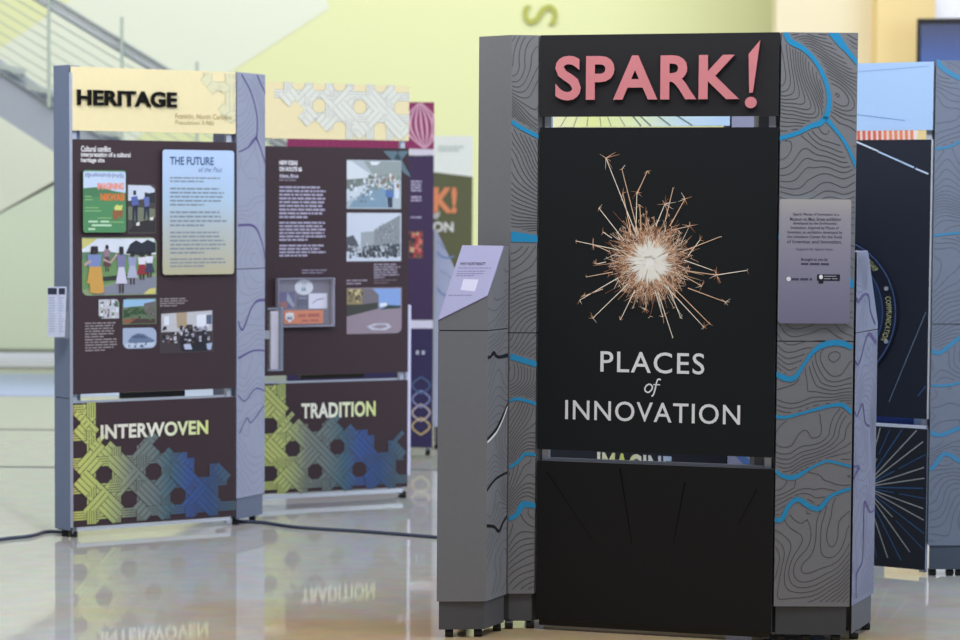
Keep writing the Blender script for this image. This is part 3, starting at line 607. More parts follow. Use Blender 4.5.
# cane pattern with the printed gradient
CM = ramp_mat('cane_gradient', [(0, (204, 166, 84)), (.04, (200, 206, 112)), (.2, (186, 196, 116)), (.36, (126, 134, 124)), (.5, (108, 122, 124)), (.6, (70, 104, 120)), (.72, (52, 84, 150)), (.85, (46, 78, 128)), (1, (70, 96, 110))], 0, 0, .83)
def low_keep(s, z):
    v = (ZL1 - z) / (ZL1 - .05); u = s / .83
    tops = ((.0, .02), (.14, .30), (.17, .37), (.46, .30), (.50, .44), (.66, .40), (.70, .60), (.84, .68), (.88, .52), (.91, .70), (.96, .60), (1.01, .60))
    t = tops[0][1]
    for a, b_ in tops:
        if u >= a: t = b_
    if v < .30: return u < .13
    if u > .70: return v > t + .1 * math.sin(u * 60)
    return v > t
CDk = mat((66, 60, 56))
def lowprint(pl, parent, word, wb, off, cm=None):
    mb = MB(); cane(mb, pl, (.006, pl.w - .006, .055, ZL1 - .003), lambda s, z: low_keep(s - off, z), (.038 + off, .165), .125, cm or CM, CDk); part(mb, 'cane_pattern_print', parent, 'woven cane drawing fading from yellow-green to blue')
    mb = MB(); add_text(mb, pl, word, wb, cm or WGRAD, .004, bold=.03, spacing=1.05); part(mb, 'heading', parent, 'pale printed word ' + word)
WGRAD = ramp_mat('heading_gradient', [(0, (226, 220, 200)), (.5, (240, 240, 225)), (1, (214, 226, 140))], 0, .12, .7)
q0, q1 = HP.px(100.5, 439, .003), HP.px(208, 418.8, .003)
CMX = CM
def lp(pl, parent, word, x0, yb, x1, yt, off):
    a, b_ = pl.px(x0, yb, .003), pl.px(x1, yt, .003)
    mb = MB(); cane(mb, pl, (.006, pl.w - .006, .055, ZL1 - .003), lambda s, z: low_keep(s - off, z), (.038 + off, .165), .125, CMX, CDk); part(mb, 'cane_pattern_print', parent, 'woven cane drawing fading from yellow-green to blue')
    mb = MB(); add_text(mb, pl, word, (a[0], b_[0], a[1], b_[1]), WGRAD, .005, bold=.035, spacing=1.05); part(mb, 'heading', parent, 'pale printed word ' + word)
lp(HP, hl, 'INTERWOVEN', 100.5, 439.5, 208, 419.8, 0)
mb = MB(); mb.rect(HP, .03, HP.w - .03, .03, .048, SILVER, -.022, .02); part(mb, 'base_rail', K2, 'silver rail under the lower panel')
mb = MB(); mb.rect(HP, .27, .60, .64, .668, BLACK, -.075, .02); part(mb, 'rear_rail', K2, 'black rail seen through the slot')
# side column streams
H2 = rivers_px(HS, [(2, [(241.4, 74.7), (250.8, 92), (257, 117), (256.4, 138.8, 3)]), (3, [(257, 136, 3), (252, 142, 4), (247.6, 147.5, 2), (238.5, 152, 2)]), (2, [(256, 138, 3), (260, 147), (265.3, 164)]), (2, [(257, 75), (266.2, 96)]),
    (2, [(238, 225.3, 3), (253.9, 226.3, 3), (261.7, 242, 2), (265, 260, 1.5)]), (2, [(238, 321), (242.5, 329.6, 3), (251, 308.5, 2), (257, 301, 3), (265, 300, 3.5)]), (2, [(238, 358.3, 3), (253, 350.7), (265, 350.7)]),
    (1.6, [(238, 395), (244.7, 401), (255.2, 388.7), (264.5, 391)]), (1.6, [(239, 434), (246.8, 418), (251, 422.4), (264, 405)])], 205)
mb = MB(); contours(mb, HS, .006, HS.w - .003, .15, 2.19, H2, 41.2, mat((132, 132, 150), .6), delta=.12, width=.0022, step=.012); part(mb, 'contour_print', cR, 'fine contour lines')
stream(cR, HS, H2, mat((88, 76, 132)), label='purple printed stream')
# leaflet holder with two leaflets on the left column
def leaflets(px0, py0, px1, py1, Y, yaw, lab, two=True):
    pass
hp = Plane((-2.03, 10.665), (-1.93, 10.652))
a, b_ = hp.px(47, 337), hp.px(68, 287)
mb = MB(); mb.rect(hp, a[0] - .002, b_[0], a[1] - .004, a[1] + .12, CLEAR, .002, .002); mb.rect(hp, a[0] - .002, b_[0], a[1] - .006, a[1] - .003, CLEAR, -.03, .034); mb.rect(hp, a[0] + .02, b_[0], a[1], b_[1] - .03, CLEAR, -.03, .003)
hd = hp; part(mb, 'leaflet_holder', K2, 'clear wall pocket')
mb = MB(); mb.box(hp.pt(b_[0] - .04, a[1] + .06, -.075), (.03, 0, 0), (0, .05, 0), .05, SILVER); part(mb, 'holder_bracket', K2)
for k, (u0, u1, lean, lab) in enumerate(((0, .052, 0, 'white leaflet with a dark top, the left one in the pocket at the HERITAGE kiosk'), (.050, .088, .010, 'white leaflet with a dark top, the right one in the pocket at the HERITAGE kiosk'))):
    s0 = a[0] + u0; s1 = a[0] + u1; z0, z1 = a[1], b_[1] - .0
    mb = MB(); nb = -.012 - k * .01
    mb.poly(hp, [(s0, z0), (s1 - lean, z0), (s1, z1), (s0, z1)], mat((205, 212, 235)), nb, .004)
    mb.poly(hp, [(s0 + .002, z1 - .006), (s1 - .006, z1 - .006), (s1 - .007, z1 - .036), (s0 + .002, z1 - .036)], mat((46, 52, 76)), nb + .0045)
    rr = random.Random(k)
    for j in range(14): zz = z1 - .05 - j * .012; mb.rect(hp, s0 + .006, s1 - .012 - rr.uniform(0, .01), zz - .004, zz, mat((158, 170, 206)), nb + .0045)
    solo(mb, 'leaflet', lab, 'leaflet', tuple(hp.pt((s0 + s1) / 2, z0, nb)), 'leaflets in the HERITAGE pocket')
# ================================================================== TRADITION KIOSK
TP = Plane((-1.17, 11.846), (-.379, 12.222))
K3 = thing('display_kiosk', 'kiosk with a cane-patterned yellow header and TRADITION on its lower brown panel', 'display kiosk', (-.78, 12.1, 0))
th, tu, tlw = panels(K3, TP, YEL, BROWN, BROWN, e=mat((60, 66, 96)), lz=.06)
mb = MB(); cane(mb, TP, (.006, TP.w - .006, ZH0 + .003, ZH1 - .003), lambda s, z: (s > .26 or z > 2.1 and s > .1) and (z - ZH0) > (.5 - s) * .5, (.36, 2.075), .115, mat((226, 226, 212)), mat((184, 182, 178)), bw=.042, dw=.088, nl=3, lw=.003); part(mb, 'cane_pattern_print', th, 'pale woven cane drawing')
lp(TP, tlw, 'TRADITION', 301.3, 418.8, 375.5, 400.8, .055)
mb = MB(); TX = mat((240, 236, 242)); TG = mat((205, 200, 218))
L(mb, TP, 'NEW IDEAS', 279.3, 297.6, 165.0, 160.6, TX, .0015, bold=.04); L(mb, TP, 'ON ROUTE 66', 279.3, 301.8, 171.2, 166.9, TX, .0015, bold=.04)
L(mb, TP, 'Atlanta, Illinois', 279.3, 298.5, 178.3, 174, TG, .0015, bold=.03); greek(mb, TP, 279.3, 178.3, 296, 181.8, 1, mat((130, 120, 128)), last=1)
part(mb, 'heading', tu, 'white heading NEW IDEAS ON ROUTE 66')
for q, cc_, hh2, ls in (((279.3, 185.3, 326, 219, 9), (176, 170, 194), .55, .6), ((279.3, 221, 326, 241.5, 6), (176, 170, 194), .55, .6), ((279.3, 244, 326, 257, 4), (176, 170, 194), .55, .6)):
    mb = MB(); greek(mb, TP, *q, mat(cc_), h=hh2, last=ls); part(mb, 'paragraph', tu, 'white small print')
for q, cc_, hh2, ls in (((302, 269, 328.5, 274, 2), (140, 130, 150), .5, .8), ((373.8, 263.2, 400.8, 278.5, 6), (152, 142, 158), .6, .4), ((373.8, 279, 398, 284, 2), (110, 92, 100), .5, .6), ((346.5, 279, 369, 285, 2), (150, 140, 152), .5, .7)):
    mb = MB(); greek(mb, TP, *q, mat(cc_), h=hh2, last=ls); part(mb, 'caption', tu, 'small grey caption')
picture(tu, TP, 346.8, 159.8, 401, 209, (176, 188, 196), [((150, 160, 160), [(.3, .02), (.99, .02), (.99, .4), (.55, .4)]), ((214, 222, 228), [(.0, .02), (.08, .02), (.45, .3), (.45, .36), (0, .4)]), ((120, 128, 122), [(0, .4), (.45, .36), (.5, .48), (0, .6)]), ((206, 216, 226), [(0, .6), (.44, .48), (.3, .68), (0, .85)]), ((128, 156, 178), [(.5, .5), (.7, .6), (.75, .97), (.05, .97), (.1, .86)]), ((228, 236, 240), [(.42, .03), (.62, .03), (.55, .1), (.45, .1)]), ((84, 120, 180), [(.7, .5), (.86, .5), (.86, .76), (.72, .76)]), ((214, 222, 236), [(.87, .45), (.97, .45), (.96, .78), (.88, .78)]), ((50, 60, 80), [(.74, .76), (.84, .76), (.84, .97), (.76, .97)])],
    'photo of a long street market', sprinkle=[(.4, .3, .95, .6, 90, .022, [(200, 204, 210), (96, 110, 110), (230, 226, 220), (150, 120, 110), (110, 140, 120)]), (.05, .42, .5, .85, 50, .02, [(220, 228, 236), (110, 124, 124), (150, 160, 170)])])
picture(tu, TP, 346.8, 212.8, 401, 261, (206, 214, 228), [((140, 146, 152), [(.5, .35), (.98, .04), (.98, .75), (.5, .72)]), ((160, 168, 174), [(.26, .4), (.5, .38), (.5, .72), (.26, .7)]), ((84, 90, 98), [(0, .5), (.12, .46), (.2, .62), (.2, .8), (0, .8)]), ((74, 80, 88), [(.28, .7), (.98, .64), (.98, .9), (.28, .92)])], 'black-and-white photo of an old street', sprinkle=[(.03, .65, .97, .92, 120, .02, [(40, 44, 52), (160, 168, 178), (90, 96, 106), (200, 206, 214)]), (.55, .2, .95, .6, 40, .012, [(110, 116, 124), (170, 176, 182)])])
picture(tu, TP, 346.8, 288, 401.5, 333, (150, 136, 148), [((134, 166, 222), [(.45, .02), (.98, .02), (.98, .42), (.6, .45)]), ((116, 110, 118), [(.28, .02), (.46, .02), (.58, .16), (.58, .45), (.28, .5)]), ((150, 134, 96), [(0, .02), (.28, .02), (.28, .5), (0, .56)]), ((60, 62, 56), [(0, .36), (.28, .36), (.56, .32), (.56, .46), (0, .62)]), ((232, 236, 244), [(.6, .34), (.72, .33), (.74, .4), (.6, .42)]), ((44, 66, 64), [(.74, .38), (.98, .4), (.98, .45), (.6, .48), (.7, .42)]), ((196, 196, 212), [(.36, .84), (.5, .78), (.75, .78), (.82, .86), (.7, .93), (.45, .92)]), ((150, 136, 148), [(.44, .85), (.55, .81), (.7, .81), (.74, .86), (.6, .9)])],
    'photo of a brick street with a painted shield', r=.03, corners=(1, 0, 0, 0), sprinkle=[(.02, .05, .26, .3, 16, .03, [(206, 190, 140), (70, 66, 60), (120, 110, 90)])])
mb = MB(); te = mat((92, 116, 128))
for P in ([(383, 151), (397, 151), (411, 177), (405, 174)], [(399, 151), (409, 151), (399, 163), (394, 158)]): mb.poly(TP, [TP.px(x, y) for x, y in P], te, .001)
part(mb, 'cane_pattern_print', tu, 'grey-teal strip ends in the corner')
mb = MB(); mb.rect(TP, .03, TP.w - .03, .03, .052, mat((215, 222, 232), .3, .3), -.022, .02); part(mb, 'base_rail', K3, 'silver rail under the lower panel')
mb = MB(); mb.box(TP.pt(.30, .645, -.1), TP.d * .36, TP.n * -.03, .02, mat((70, 66, 44))); part(mb, 'rear_rail', K3, 'dark rail seen through the slot')
for s in (.0, TP.w - .05):
    for dn in (-.03, .0): q = TP.pt(s + .03, 0, -.012 + dn); caster(K3, q.x, q.y)
mb = MB(); mb.rect(TP, TP.w, TP.w + .022, .12, 1.03, mat((222, 220, 245), .3), -.05, .03); part(mb, 'lit_edge_strip', K3, 'pale violet-white strip painting the lit right edge')  # pale colour paints the bright light on the frame edge
# clear case
a, b_ = TP.px(278.5, 327, .045), TP.px(335, 278.2, .045); D = .04; s0, s1, z0, z1 = a[0], b_[0], a[1], b_[1]
CE = mat((168, 164, 186), .2)
mb = MB(); mb.rect(TP, s0, s1, z0, z1, CLEAR, D, .002)
cc = part(mb, 'clear_case', tu, 'shallow clear display case')
mb = MB()
for (p0, p1, q0, q1) in ((s0, s1, z0 - .002, z0 + .006), (s0, s1, z1 - .004, z1 + .002), (s0 - .001, s0 + .005, z0, z1), (s1 - .007, s1 + .001, z0, z1)): mb.rect(TP, p0, p1, q0, q1, CE, .002, D)
part(mb, 'case_rim', cc, 'pale grey rim')
W, H = s1 - s0, z1 - z0
def card(u0, v0, u1, v1, c, label, fn=None, oval=False, name='sticker', n=.004):
    S0, S1, Z1, Z0 = s0 + u0 * W, s0 + u1 * W, z1 - v0 * H, z1 - v1 * H; mb = MB()
    if oval: mb.disc(TP, (S0 + S1) / 2, (Z0 + Z1) / 2, (S1 - S0) / 2, (Z1 - Z0) / 2, mat(c), n, .002)
    else: mb.rect(TP, S0, S1, Z0, Z1, mat(c), n, .002)
    if fn: fn(mb, S0, S1, Z0, Z1, n + .0024)
    return solo(mb, name, label, 'sticker', tuple(TP.pt((S0 + S1) / 2, Z0, n)), 'stickers in the clear case')
def f_oval(mb, a, b, c, d, n): add_text(mb, TP, '66', (a + (b - a) * .36, a + (b - a) * .62, c + (d - c) * .25, c + (d - c) * .55), mat((120, 132, 160)), n, bold=.03); add_text(mb, TP, 'US', (a + (b - a) * .4, a + (b - a) * .6, c + (d - c) * .65, c + (d - c) * .8), mat((160, 168, 186)), n)
def f_or(mb, a, b, c, d, n):
    w, h = b - a, d - c; mb.poly(TP, [(a + .05 * w, c + .8 * h), (a + .15 * w, c + .86 * h), (a + .25 * w, c + .8 * h), (a + .26 * w, c + .4 * h), (a + .15 * w, c + .1 * h), (a + .04 * w, c + .4 * h)], WHITE, n)
    add_text(mb, TP, '66', (a + .08 * w, a + .22 * w, c + .3 * h, c + .6 * h), mat((60, 90, 130)), n + .0004, bold=.04)
    for u0, u1, v0, v1 in ((.36, .56, .5, .72), (.6, .9, .5, .74), (.45, .62, .16, .3), (.66, .88, .16, .3)): mb.rect(TP, a + u0 * w, a + u1 * w, c + v0 * h, c + v1 * h, mat((176, 64, 30)), n)
def f_sq(mb, a, b, c, d, n): mb.ribbon(TP, [(a + .2 * (b - a), c + .35 * (d - c)), (a + .45 * (b - a), c + .6 * (d - c)), (a + .85 * (b - a), c + .66 * (d - c))], .006, mat((150, 150, 170)), n)
def f_bl(mb, a, b, c, d, n):
    mb.rect(TP, a, a + (b - a) * .5, c, c + (d - c) * .4, mat((150, 84, 74)), n); mb.poly(TP, [(a + (b - a) * .5, d), (b, c + (d - c) * .2), (b - (b - a) * .1, c), (a + (b - a) * .45, c + (d - c) * .5)], mat((150, 160, 178)), n)
def f_dk(mb, a, b, c, d, n): mb.rect(TP, a + .005, b - .005, d - .012, d - .006, mat((150, 156, 180)), n); mb.rect(TP, a + .006, b - .006, c + .005, c + .008, mat((120, 126, 150)), n)
mb = MB(); mb.rect(TP, s0 + .012, s1 - .012, z0 + .008, z1 - .006, mat((118, 112, 132)), .0012); part(mb, 'case_back', cc, 'grey dotted backing')
card(.07, .28, .33, .62, (84, 74, 130), 'blue and red picture sticker at the left inside the clear case', f_bl)
card(.38, .38, .56, .62, (58, 66, 100), 'small dark blue sticker in the middle of the clear case', f_dk)
card(.58, .32, .91, .64, (226, 226, 246), 'white square sticker at the right inside the clear case', f_sq)
card(.33, .03, .66, .35, (224, 228, 240), 'white oval Route 66 sticker at the top of the clear case', f_oval, True)
card(.14, .67, .84, .95, (222, 122, 66), 'orange bumper sticker with a 66 shield at the bottom of the clear case', f_or)
# upright leaflet pocket next to the TRADITION panel
lp2 = Plane((-1.075, 11.62), (-.99, 11.655)); a, b_ = lp2.px(268, 370), lp2.px(281.5, 307)
mb = MB(); s0, s1, z0, z1 = a[0], b_[0], a[1], b_[1]
mb.rect(lp2, s0, s1, z0, z1 - .03, CLEAR, .03, .002); mb.rect(lp2, s0, s1, z0, z1, CLEAR, -.01, .003); mb.rect(lp2, s1 - .012, s1, z0, z1, mat((140, 150, 172), .3), -.01, .04); mb.rect(lp2, s0, s1, z0 - .003, z0 + .003, mat((150, 158, 180), .3), -.01, .042)
mb.rect(lp2, s0, s1, z1 - .012, z1 - .006, mat((150, 158, 180), .3), -.01, .01)
part(mb, 'leaflet_pocket', K2, 'upright clear pocket on the back of the right column')
mb = MB(); mb.box(lp2.pt(s0 - .02, (z0 + z1) / 2, -.012), (.03, 0, 0), (0, -.02, 0), .04, SILVER); part(mb, 'pocket_bracket', K2)
mb = MB(); mb.rect(lp2, s0 + .012, s1 - .02, z0 + .004, z1 - .02, mat((216, 210, 226)), -.004, .016); solo(mb, 'leaflet', 'stack of white leaflets in the clear pocket beside the TRADITION panel', 'leaflet', tuple(lp2.pt((s0 + s1) / 2, z0, 0)))
# ================================================================== IMAGINE KIOSK (seen through the slots)
IP = Plane((.285, 9.75), (1.012, 9.36))
K4 = thing('display_kiosk', 'kiosk headed IMAGINE, seen only through the slots of the SPARK! kiosk', 'display kiosk', (.65, 9.6, 0))
IH = ramp_mat('imagine_header_print', [(0, (238, 238, 200)), (.25, (226, 236, 160)), (.5, (222, 236, 190)), (.72, (196, 222, 236)), (1, (176, 208, 244))], 0, 0, .83)
ih, iu, il = panels(K4, IP, IH, NAVY, NAVY, e=mat((70, 76, 96)), lz=.05)
ci = column(K4, [IP.xy(IP.w + .004), (1.125, 9.37), (1.14, 9.55), IP.xy(IP.w - .03, -.2), IP.xy(IP.w - .03, -.06), IP.xy(IP.w + .004, -.05)], casters=[(1.06, 9.42), (1.10, 9.5)], m=mat((132, 134, 160)))
ci2 = column(K4, [(.20, 9.77), IP.xy(-.004), IP.xy(-.004, -.05), IP.xy(.05, -.06), IP.xy(.05, -.15), (.22, 9.92)], casters=[(.26, 9.80)], m=mat((120, 124, 140)))
mb = MB(); dl = mat((110, 128, 130))
for i, x in enumerate((566, 577, 588, 600, 608, 620, 634, 642, 660, 680)):
    p = IP.px(x, 117.5); q = IP.px(x - 6 + i * 2.4, 127.5); d = ((q[0] - p[0]), (q[1] - p[1])); kk = (ZH0 + .002 - p[1]) / d[1]; k2 = (ZH1 - .01 - p[1]) / d[1] * .6
    mb.ribbon(IP, [(p[0] + d[0] * kk, ZH0 + .002), (p[0] + d[0] * k2, p[1] + d[1] * k2)], .003 if i < 6 else .006, dl, .001)
part(mb, 'ray_print', ih, 'thin dark rays')
mb = MB(); a, b_ = IP.px(597.5, 453.6), IP.px(672, 453.6 + .5); zt = IP.px(635, 454)[1]
add_text(mb, IP, 'IMAGINE', (a[0], b_[0], zt - .095, zt), ramp_mat('imagine_word', [(0, (240, 240, 235)), (.35, (222, 232, 120)), (.6, (240, 244, 236)), (1, (170, 200, 240))], 0, a[0], b_[0]), .002, bold=.035, spacing=1.05); part(mb, 'heading', il, 'printed word IMAGINE')
mb = MB(); q = IP.px(551, 122); 
sp = Plane((1.016, 9.36), (1.125, 9.37)); rv = [([(.004, .60), (.05, .56), (.106, .50)], [.03, .03, .03]), ([(.004, 1.5), (.106, 1.44)], [.03, .03])]
stream(ci, sp, rv, mat((70, 104, 160)), label='blue printed stream')
# ================================================================== RIGHT KIOSK
d = Vector((1.912 - 1.629, 9.753 - 9.926)).normalized(); p0 = Vector((1.912, 9.753)) - d * .86
RP_ = Plane(tuple(p0), (1.912, 9.753)); RC = Plane((1.918, 9.753), (2.196, 9.765))
K5 = thing('display_kiosk', 'navy kiosk with a round dial and pale blue header, rightmost of the kiosks', 'display kiosk', (1.6, 9.95, 0))
rh, ru, rl = panels(K5, RP_, mat((170, 204, 246), .5, vary=.02), NAVY, mat((16, 24, 36), .5), e=mat((150, 160, 180)), lz=.026)
c5 = column(K5, [(1.918, 9.753), (2.196, 9.765), (2.2, 9.95), RP_.xy(RP_.w - .02, -.22), RP_.xy(RP_.w - .02, -.056), RP_.xy(RP_.w + .004, -.04)], seam=1.08, casters=[(1.945, 9.79), (2.02, 9.79), (2.06, 9.79)], z1=2.195, m=mat((108, 118, 136), .6), kc=mat((66, 76, 90), .6))
c6 = column(K5, [RP_.xy(-.1, .0), RP_.xy(-.004, 0), RP_.xy(-.004, -.056), RP_.xy(.04, -.056), RP_.xy(.04, -.16), RP_.xy(-.1, -.16)], casters=[RP_.xy(-.05, -.08)], m=mat((126, 130, 146), .6))
R5 = rivers_px(RC, [(6, [(934.5, 57.5, 6), (944.5, 69.5, 6), (962, 80, 5), (970, 88, 4)]), (3, [(932, 149), (948, 147), (960, 141), (970, 133)]), (3, [(931, 236), (960, 233), (985, 236)]), (5, [(928.5, 349), (940, 352.5), (960, 337.5), (980, 330)]), (3, [(928.5, 385), (945, 385.5), (960, 382.5), (980, 375)]),
    (5, [(927.5, 431), (940, 435), (960, 427.5), (980, 420)]), (5, [(927.5, 471), (935, 465), (942.5, 455), (950, 455), (960, 461), (980, 465)])], 235)
mb = MB(); contours(mb, RC, .003, .275, .15, 2.19, R5, 51.9, mat((92, 92, 108), .6), delta=.085, width=.0024, step=.011, fs=3.4, fz=2.6); part(mb, 'contour_print', c5, 'fine contour lines')
stream(c5, RC, R5, mat((58, 130, 172)), label='blue printed stream')
mb = MB()
mb.ribbon(RP_, [RP_.px(830, 131), RP_.px(857, 142), RP_.px(878, 151)], .007, mat((205, 220, 240)), .001); mb.ribbon(RP_, [RP_.px(878, 151.5), RP_.px(914, 167.5)], .007, mat((170, 196, 232)), .001); mb.ribbon(RP_, [RP_.px(915.5, 168.5), RP_.px(928.5, 174)], .007, mat((190, 210, 240)), .001)
mb.ribbon(RP_, [RP_.px(889, 402), RP_.px(926, 312)], .004, mat((90, 108, 130)), .001); mb.ribbon(RP_, [RP_.px(918, 396), RP_.px(926, 386)], .004, mat((50, 90, 140)), .001)
part(mb, 'ray_print', ru, 'long pale blue rays')
mb = MB(); ri = mat((120, 168, 232))
mb.ribbon(RP_, [RP_.px(820, 112), RP_.px(857, 114.5), RP_.px(905, 120.5)], .0035, mat((120, 156, 214)), .001); mb.ribbon(RP_, [RP_.px(820, 73), RP_.px(860, 71.5), RP_.px(929, 66)], .0035, mat((150, 182, 228)), .001)
part(mb, 'ray_print', rh, 'thin blue lines')
mb = MB(); cx, cz2 = RP_.px(864, 487); 
for i in range(40):
    a = 2 * math.pi * i / 40 + .05; q = .03; rmax = .55 * (1 if i % 2 else .62)
    pts = []
    r = q
    while r < rmax:
        s, z = cx + r * math.cos(a), cz2 + r * math.sin(a)
        if not (.008 < s < RP_.w - .008 and .056 < z < ZL1 - .004): break
        pts.append((s, z)); r += .01
    if len(pts) > 3:
        m = mat((150, 156, 160)) if i % 3 else mat((44, 84, 130))
        if i % 4 == 3: mb.ribbon(RP_, pts[:len(pts) // 2 - 1], .0045, m, .001); mb.ribbon(RP_, pts[len(pts) // 2:], .0045, mat((40, 72, 116)), .001)
        else: mb.ribbon(RP_, pts, .0045, m, .001)
part(mb, 'burst_print', rl, 'sunburst of grey and blue rays')
# dial
cx, cz2 = RP_.px(826, 311, .01); cx -= .0; R = RP_.px(898, 311, .01)[0] - cx; CXZ = (cx, cz2)
mb = MB(); mb.disc(RP_, cx, cz2, R, R, mat((14, 20, 38), .4), 0.001, .012, k=56); dial = part(mb, 'dial', ru, 'large round dark dial')
def ring(mb, r0, r1, m, n):
    k = 64
    for i in range(k):
        a, b_ = 2 * math.pi * i / k, 2 * math.pi * (i + 1) / k; P = [(cx + r * math.cos(t), cz2 + r * math.sin(t)) for r, t in ((r0, a), (r1, a), (r1, b_), (r0, b_))]; mb.poly(RP_, P, m, n)
mb = MB(); ring(mb, R - .012, R - .008, mat((66, 98, 150)), .0136); ring(mb, R - .07, R - .066, mat((50, 80, 130)), .0136); mb.disc(RP_, cx, cz2, R - .07, R - .07, mat((22, 40, 70), .4), .0133, k=48)
part(mb, 'dial_ring', dial, 'thin blue rings')
def arc_text(word, a0, a1, rr, h, m, par):
    V, Fs = text_mesh(word, 0.0, 0, 1.1); P = fit(V, (0, 1, 0, 1)); mb = MB(); Q = []
    for u, v in P: t = math.radians(a0 + (a1 - a0) * u); r = rr + (v - .5) * h; Q.append((cx + r * math.cos(t), cz2 + r * math.sin(t)))
    for f in Fs: mb.poly(RP_, [Q[i] for i in f], m, .0145)
    part(mb, 'dial_lettering', par, 'word ' + word + ' curving round the dial')
YW = mat((176, 182, 134))
arc_text('LEADERSHIP', 62, 38, R - .038, .024, YW, dial); arc_text('COMMUNICATION', 14, -24, R - .038, .024, YW, dial); arc_text('RISK', -42, -54, R - .038, .024, YW, dial)
for x, y in ((886.5, 288.5), (886.3, 341.5)):
    s, z = RP_.px(x, y, .014); mb = MB(); mb.disc(RP_, s, z, .009, .009, mat((190, 198, 210), .3, .6), .0135, .006); part(mb, 'stud', dial, 'small silver stud')
mb = MB()
mb.rect(RP_, .05, RP_.w - .05, ZL1 - .02, ZU0 + .02, mat((170, 190, 225)), -.085, .02); mb.rect(RP_, RP_.w - .34, RP_.w - .09, ZL1 + .010, ZU0 + .01, mat((46, 74, 150)), -.064, .006); part(mb, 'rear_rail', K5, 'blue rail in the slot')
mb = MB(); mb.rect(RP_, RP_.w - .36, RP_.w - .01, ZL1 + .0, ZL1 + .012, mat((190, 200, 220), .4), -.02, .02); part(mb, 'slot_rail', K5, 'white rail in the slot')
mb = MB(); mb.rect(RP_, RP_.w - .008, RP_.w - .002, ZU0, ZU1, SILVER, -.02, .021); part(mb, 'edge_trim', K5, 'thin silver trim')
# a red-striped board further back that shows in its slot
BP = Plane((1.5, 11.3), (2.2, 11.3)); mb = MB(); a, b_ = BP.px(852, 139.5), BP.px(917, 129)
sz0, sz1 = a[1] - .10, b_[1] + .12
mb.rect(BP, a[0], b_[0], sz0, sz1, mat((232, 214, 206)), 0, .02)
k = 0; s = a[0]
while s < b_[0] - .03:
    mb.poly(BP, [(s, sz0), (s + .016, sz0), (s + .004, sz1), (s - .0, sz1)] if s == a[0] else [(s, sz0), (s + .016, sz0), (s + .004, sz1), (s - .012, sz1)], mat((206, 96, 74) if s < a[0] + .14 else (222, 126, 88)), .021); s += .026
mb.rect(BP, (a[0] + b_[0]) / 2 - .03, (a[0] + b_[0]) / 2 + .03, 0, sz0, mat((120, 126, 140)), 0, .02); mb.rect(BP, (a[0] + b_[0]) / 2 - .2, (a[0] + b_[0]) / 2 + .2, 0, .02, mat((120, 126, 140)), -.15, .3)
solo(mb, 'striped_sign', 'red and white striped board on a stand, in the slot under the pale blue header', 'sign', tuple(BP.pt((a[0] + b_[0]) / 2, 0)))
# ================================================================== PURPLE KIOSK
VP = Plane((-1.20, 14.2), (-.288, 14.25))
K6 = thing('display_kiosk', 'purple kiosk with a magenta striped header behind the right end of the TRADITION panel', 'display kiosk', (-.75, 14.3, 0))
MAG = mat((152, 40, 96)); vh, vu, vl = panels(K6, VP, MAG, mat((64, 44, 84)), mat((48, 40, 84)), e=mat((80, 60, 110)), lz=.05, zu0=.845, zl1=.79)
mb = MB(); pk = mat((232, 178, 200))
for i in range(7):
    P = []
    for j in range(13): t = j / 12; P.append((VP.w - .075 + (i - 3.2) * .034 * math.sin(math.pi * (t * .94 + .03)) - .03 * (t - .5), ZH0 + .006 + t * (ZH1 - ZH0 - .012)))
    P = [(min(s, VP.w - .008), z) for s, z in P]
    mb.ribbon(VP, P, [.004 + .012 * math.sin(math.pi * j / 12) for j in range(13)], pk, .001)
for i in range(16): s = .05 + i * .04; mb.ribbon(VP, [(s, ZH0 + .004), (s + .01, ZH1 - .01)], .003, mat((170, 60, 110)), .001)
part(mb, 'stripe_print', vh, 'pink curved stripes')
mb = MB(); mb.rect(VP, VP.w - .15, VP.w - .005, ZH0 - .036, ZH0 - .002, mat((232, 222, 238)), -.018, .018); part(mb, 'white_strip', K6, 'white strip under the header')
for y0, y1, k in ((180, 192, 4), (195.5, 202, 2), (216, 218.6, 1)): mb = MB(); greek(mb, VP, 411, y0, 422.5, y1, k, mat((205, 196, 222)), last=.9); part(mb, 'paragraph', vu, 'white small print')
picture(vu, VP, 400, 231, 423, 258.5, (110, 70, 70), [((180, 170, 130), [(.5, .05), (.95, .1), (.95, .4), (.6, .4)])], 'photo of red and yellow fruit', sprinkle=[(.4, .1, .95, .95, 40, .08, [(180, 60, 70), (210, 180, 140), (70, 90, 70), (60, 40, 60), (220, 120, 110)])])
mb = MB()
for k in range(4):
    for sg in (-1, 1):
        zc = .17 + k * .085; P = [(VP.w - .075 + sg * .055 * math.sin(math.pi * j / 10), zc - .04 + .0105 * j) for j in range(11)]
        mb.ribbon(VP, P, .009, mat([(226, 196, 130), (214, 196, 190), (150, 156, 200), (84, 110, 150)][k]), .001 + k * .0003)
part(mb, 'loop_print', vl, 'woven loops fading from gold to blue')
mb = MB()
for x in (417.5, 423.3): s, z = VP.px(x, 352.5); mb.rect(VP, s - .009, s + .009, z - .012, z + .012, mat((205, 205, 225)), .001)
part(mb, 'square_print', vl, 'two small white squares')
mb = MB(); mb.rect(VP, VP.w - .2, VP.w - .004, .792, .842, mat((230, 226, 245)), -.02, .02); part(mb, 'slot_rail', K6, 'white rail in the slot')
for s in (.03, VP.w - .03): q = VP.pt(s, 0, -.03); caster(K6, q.x, q.y)
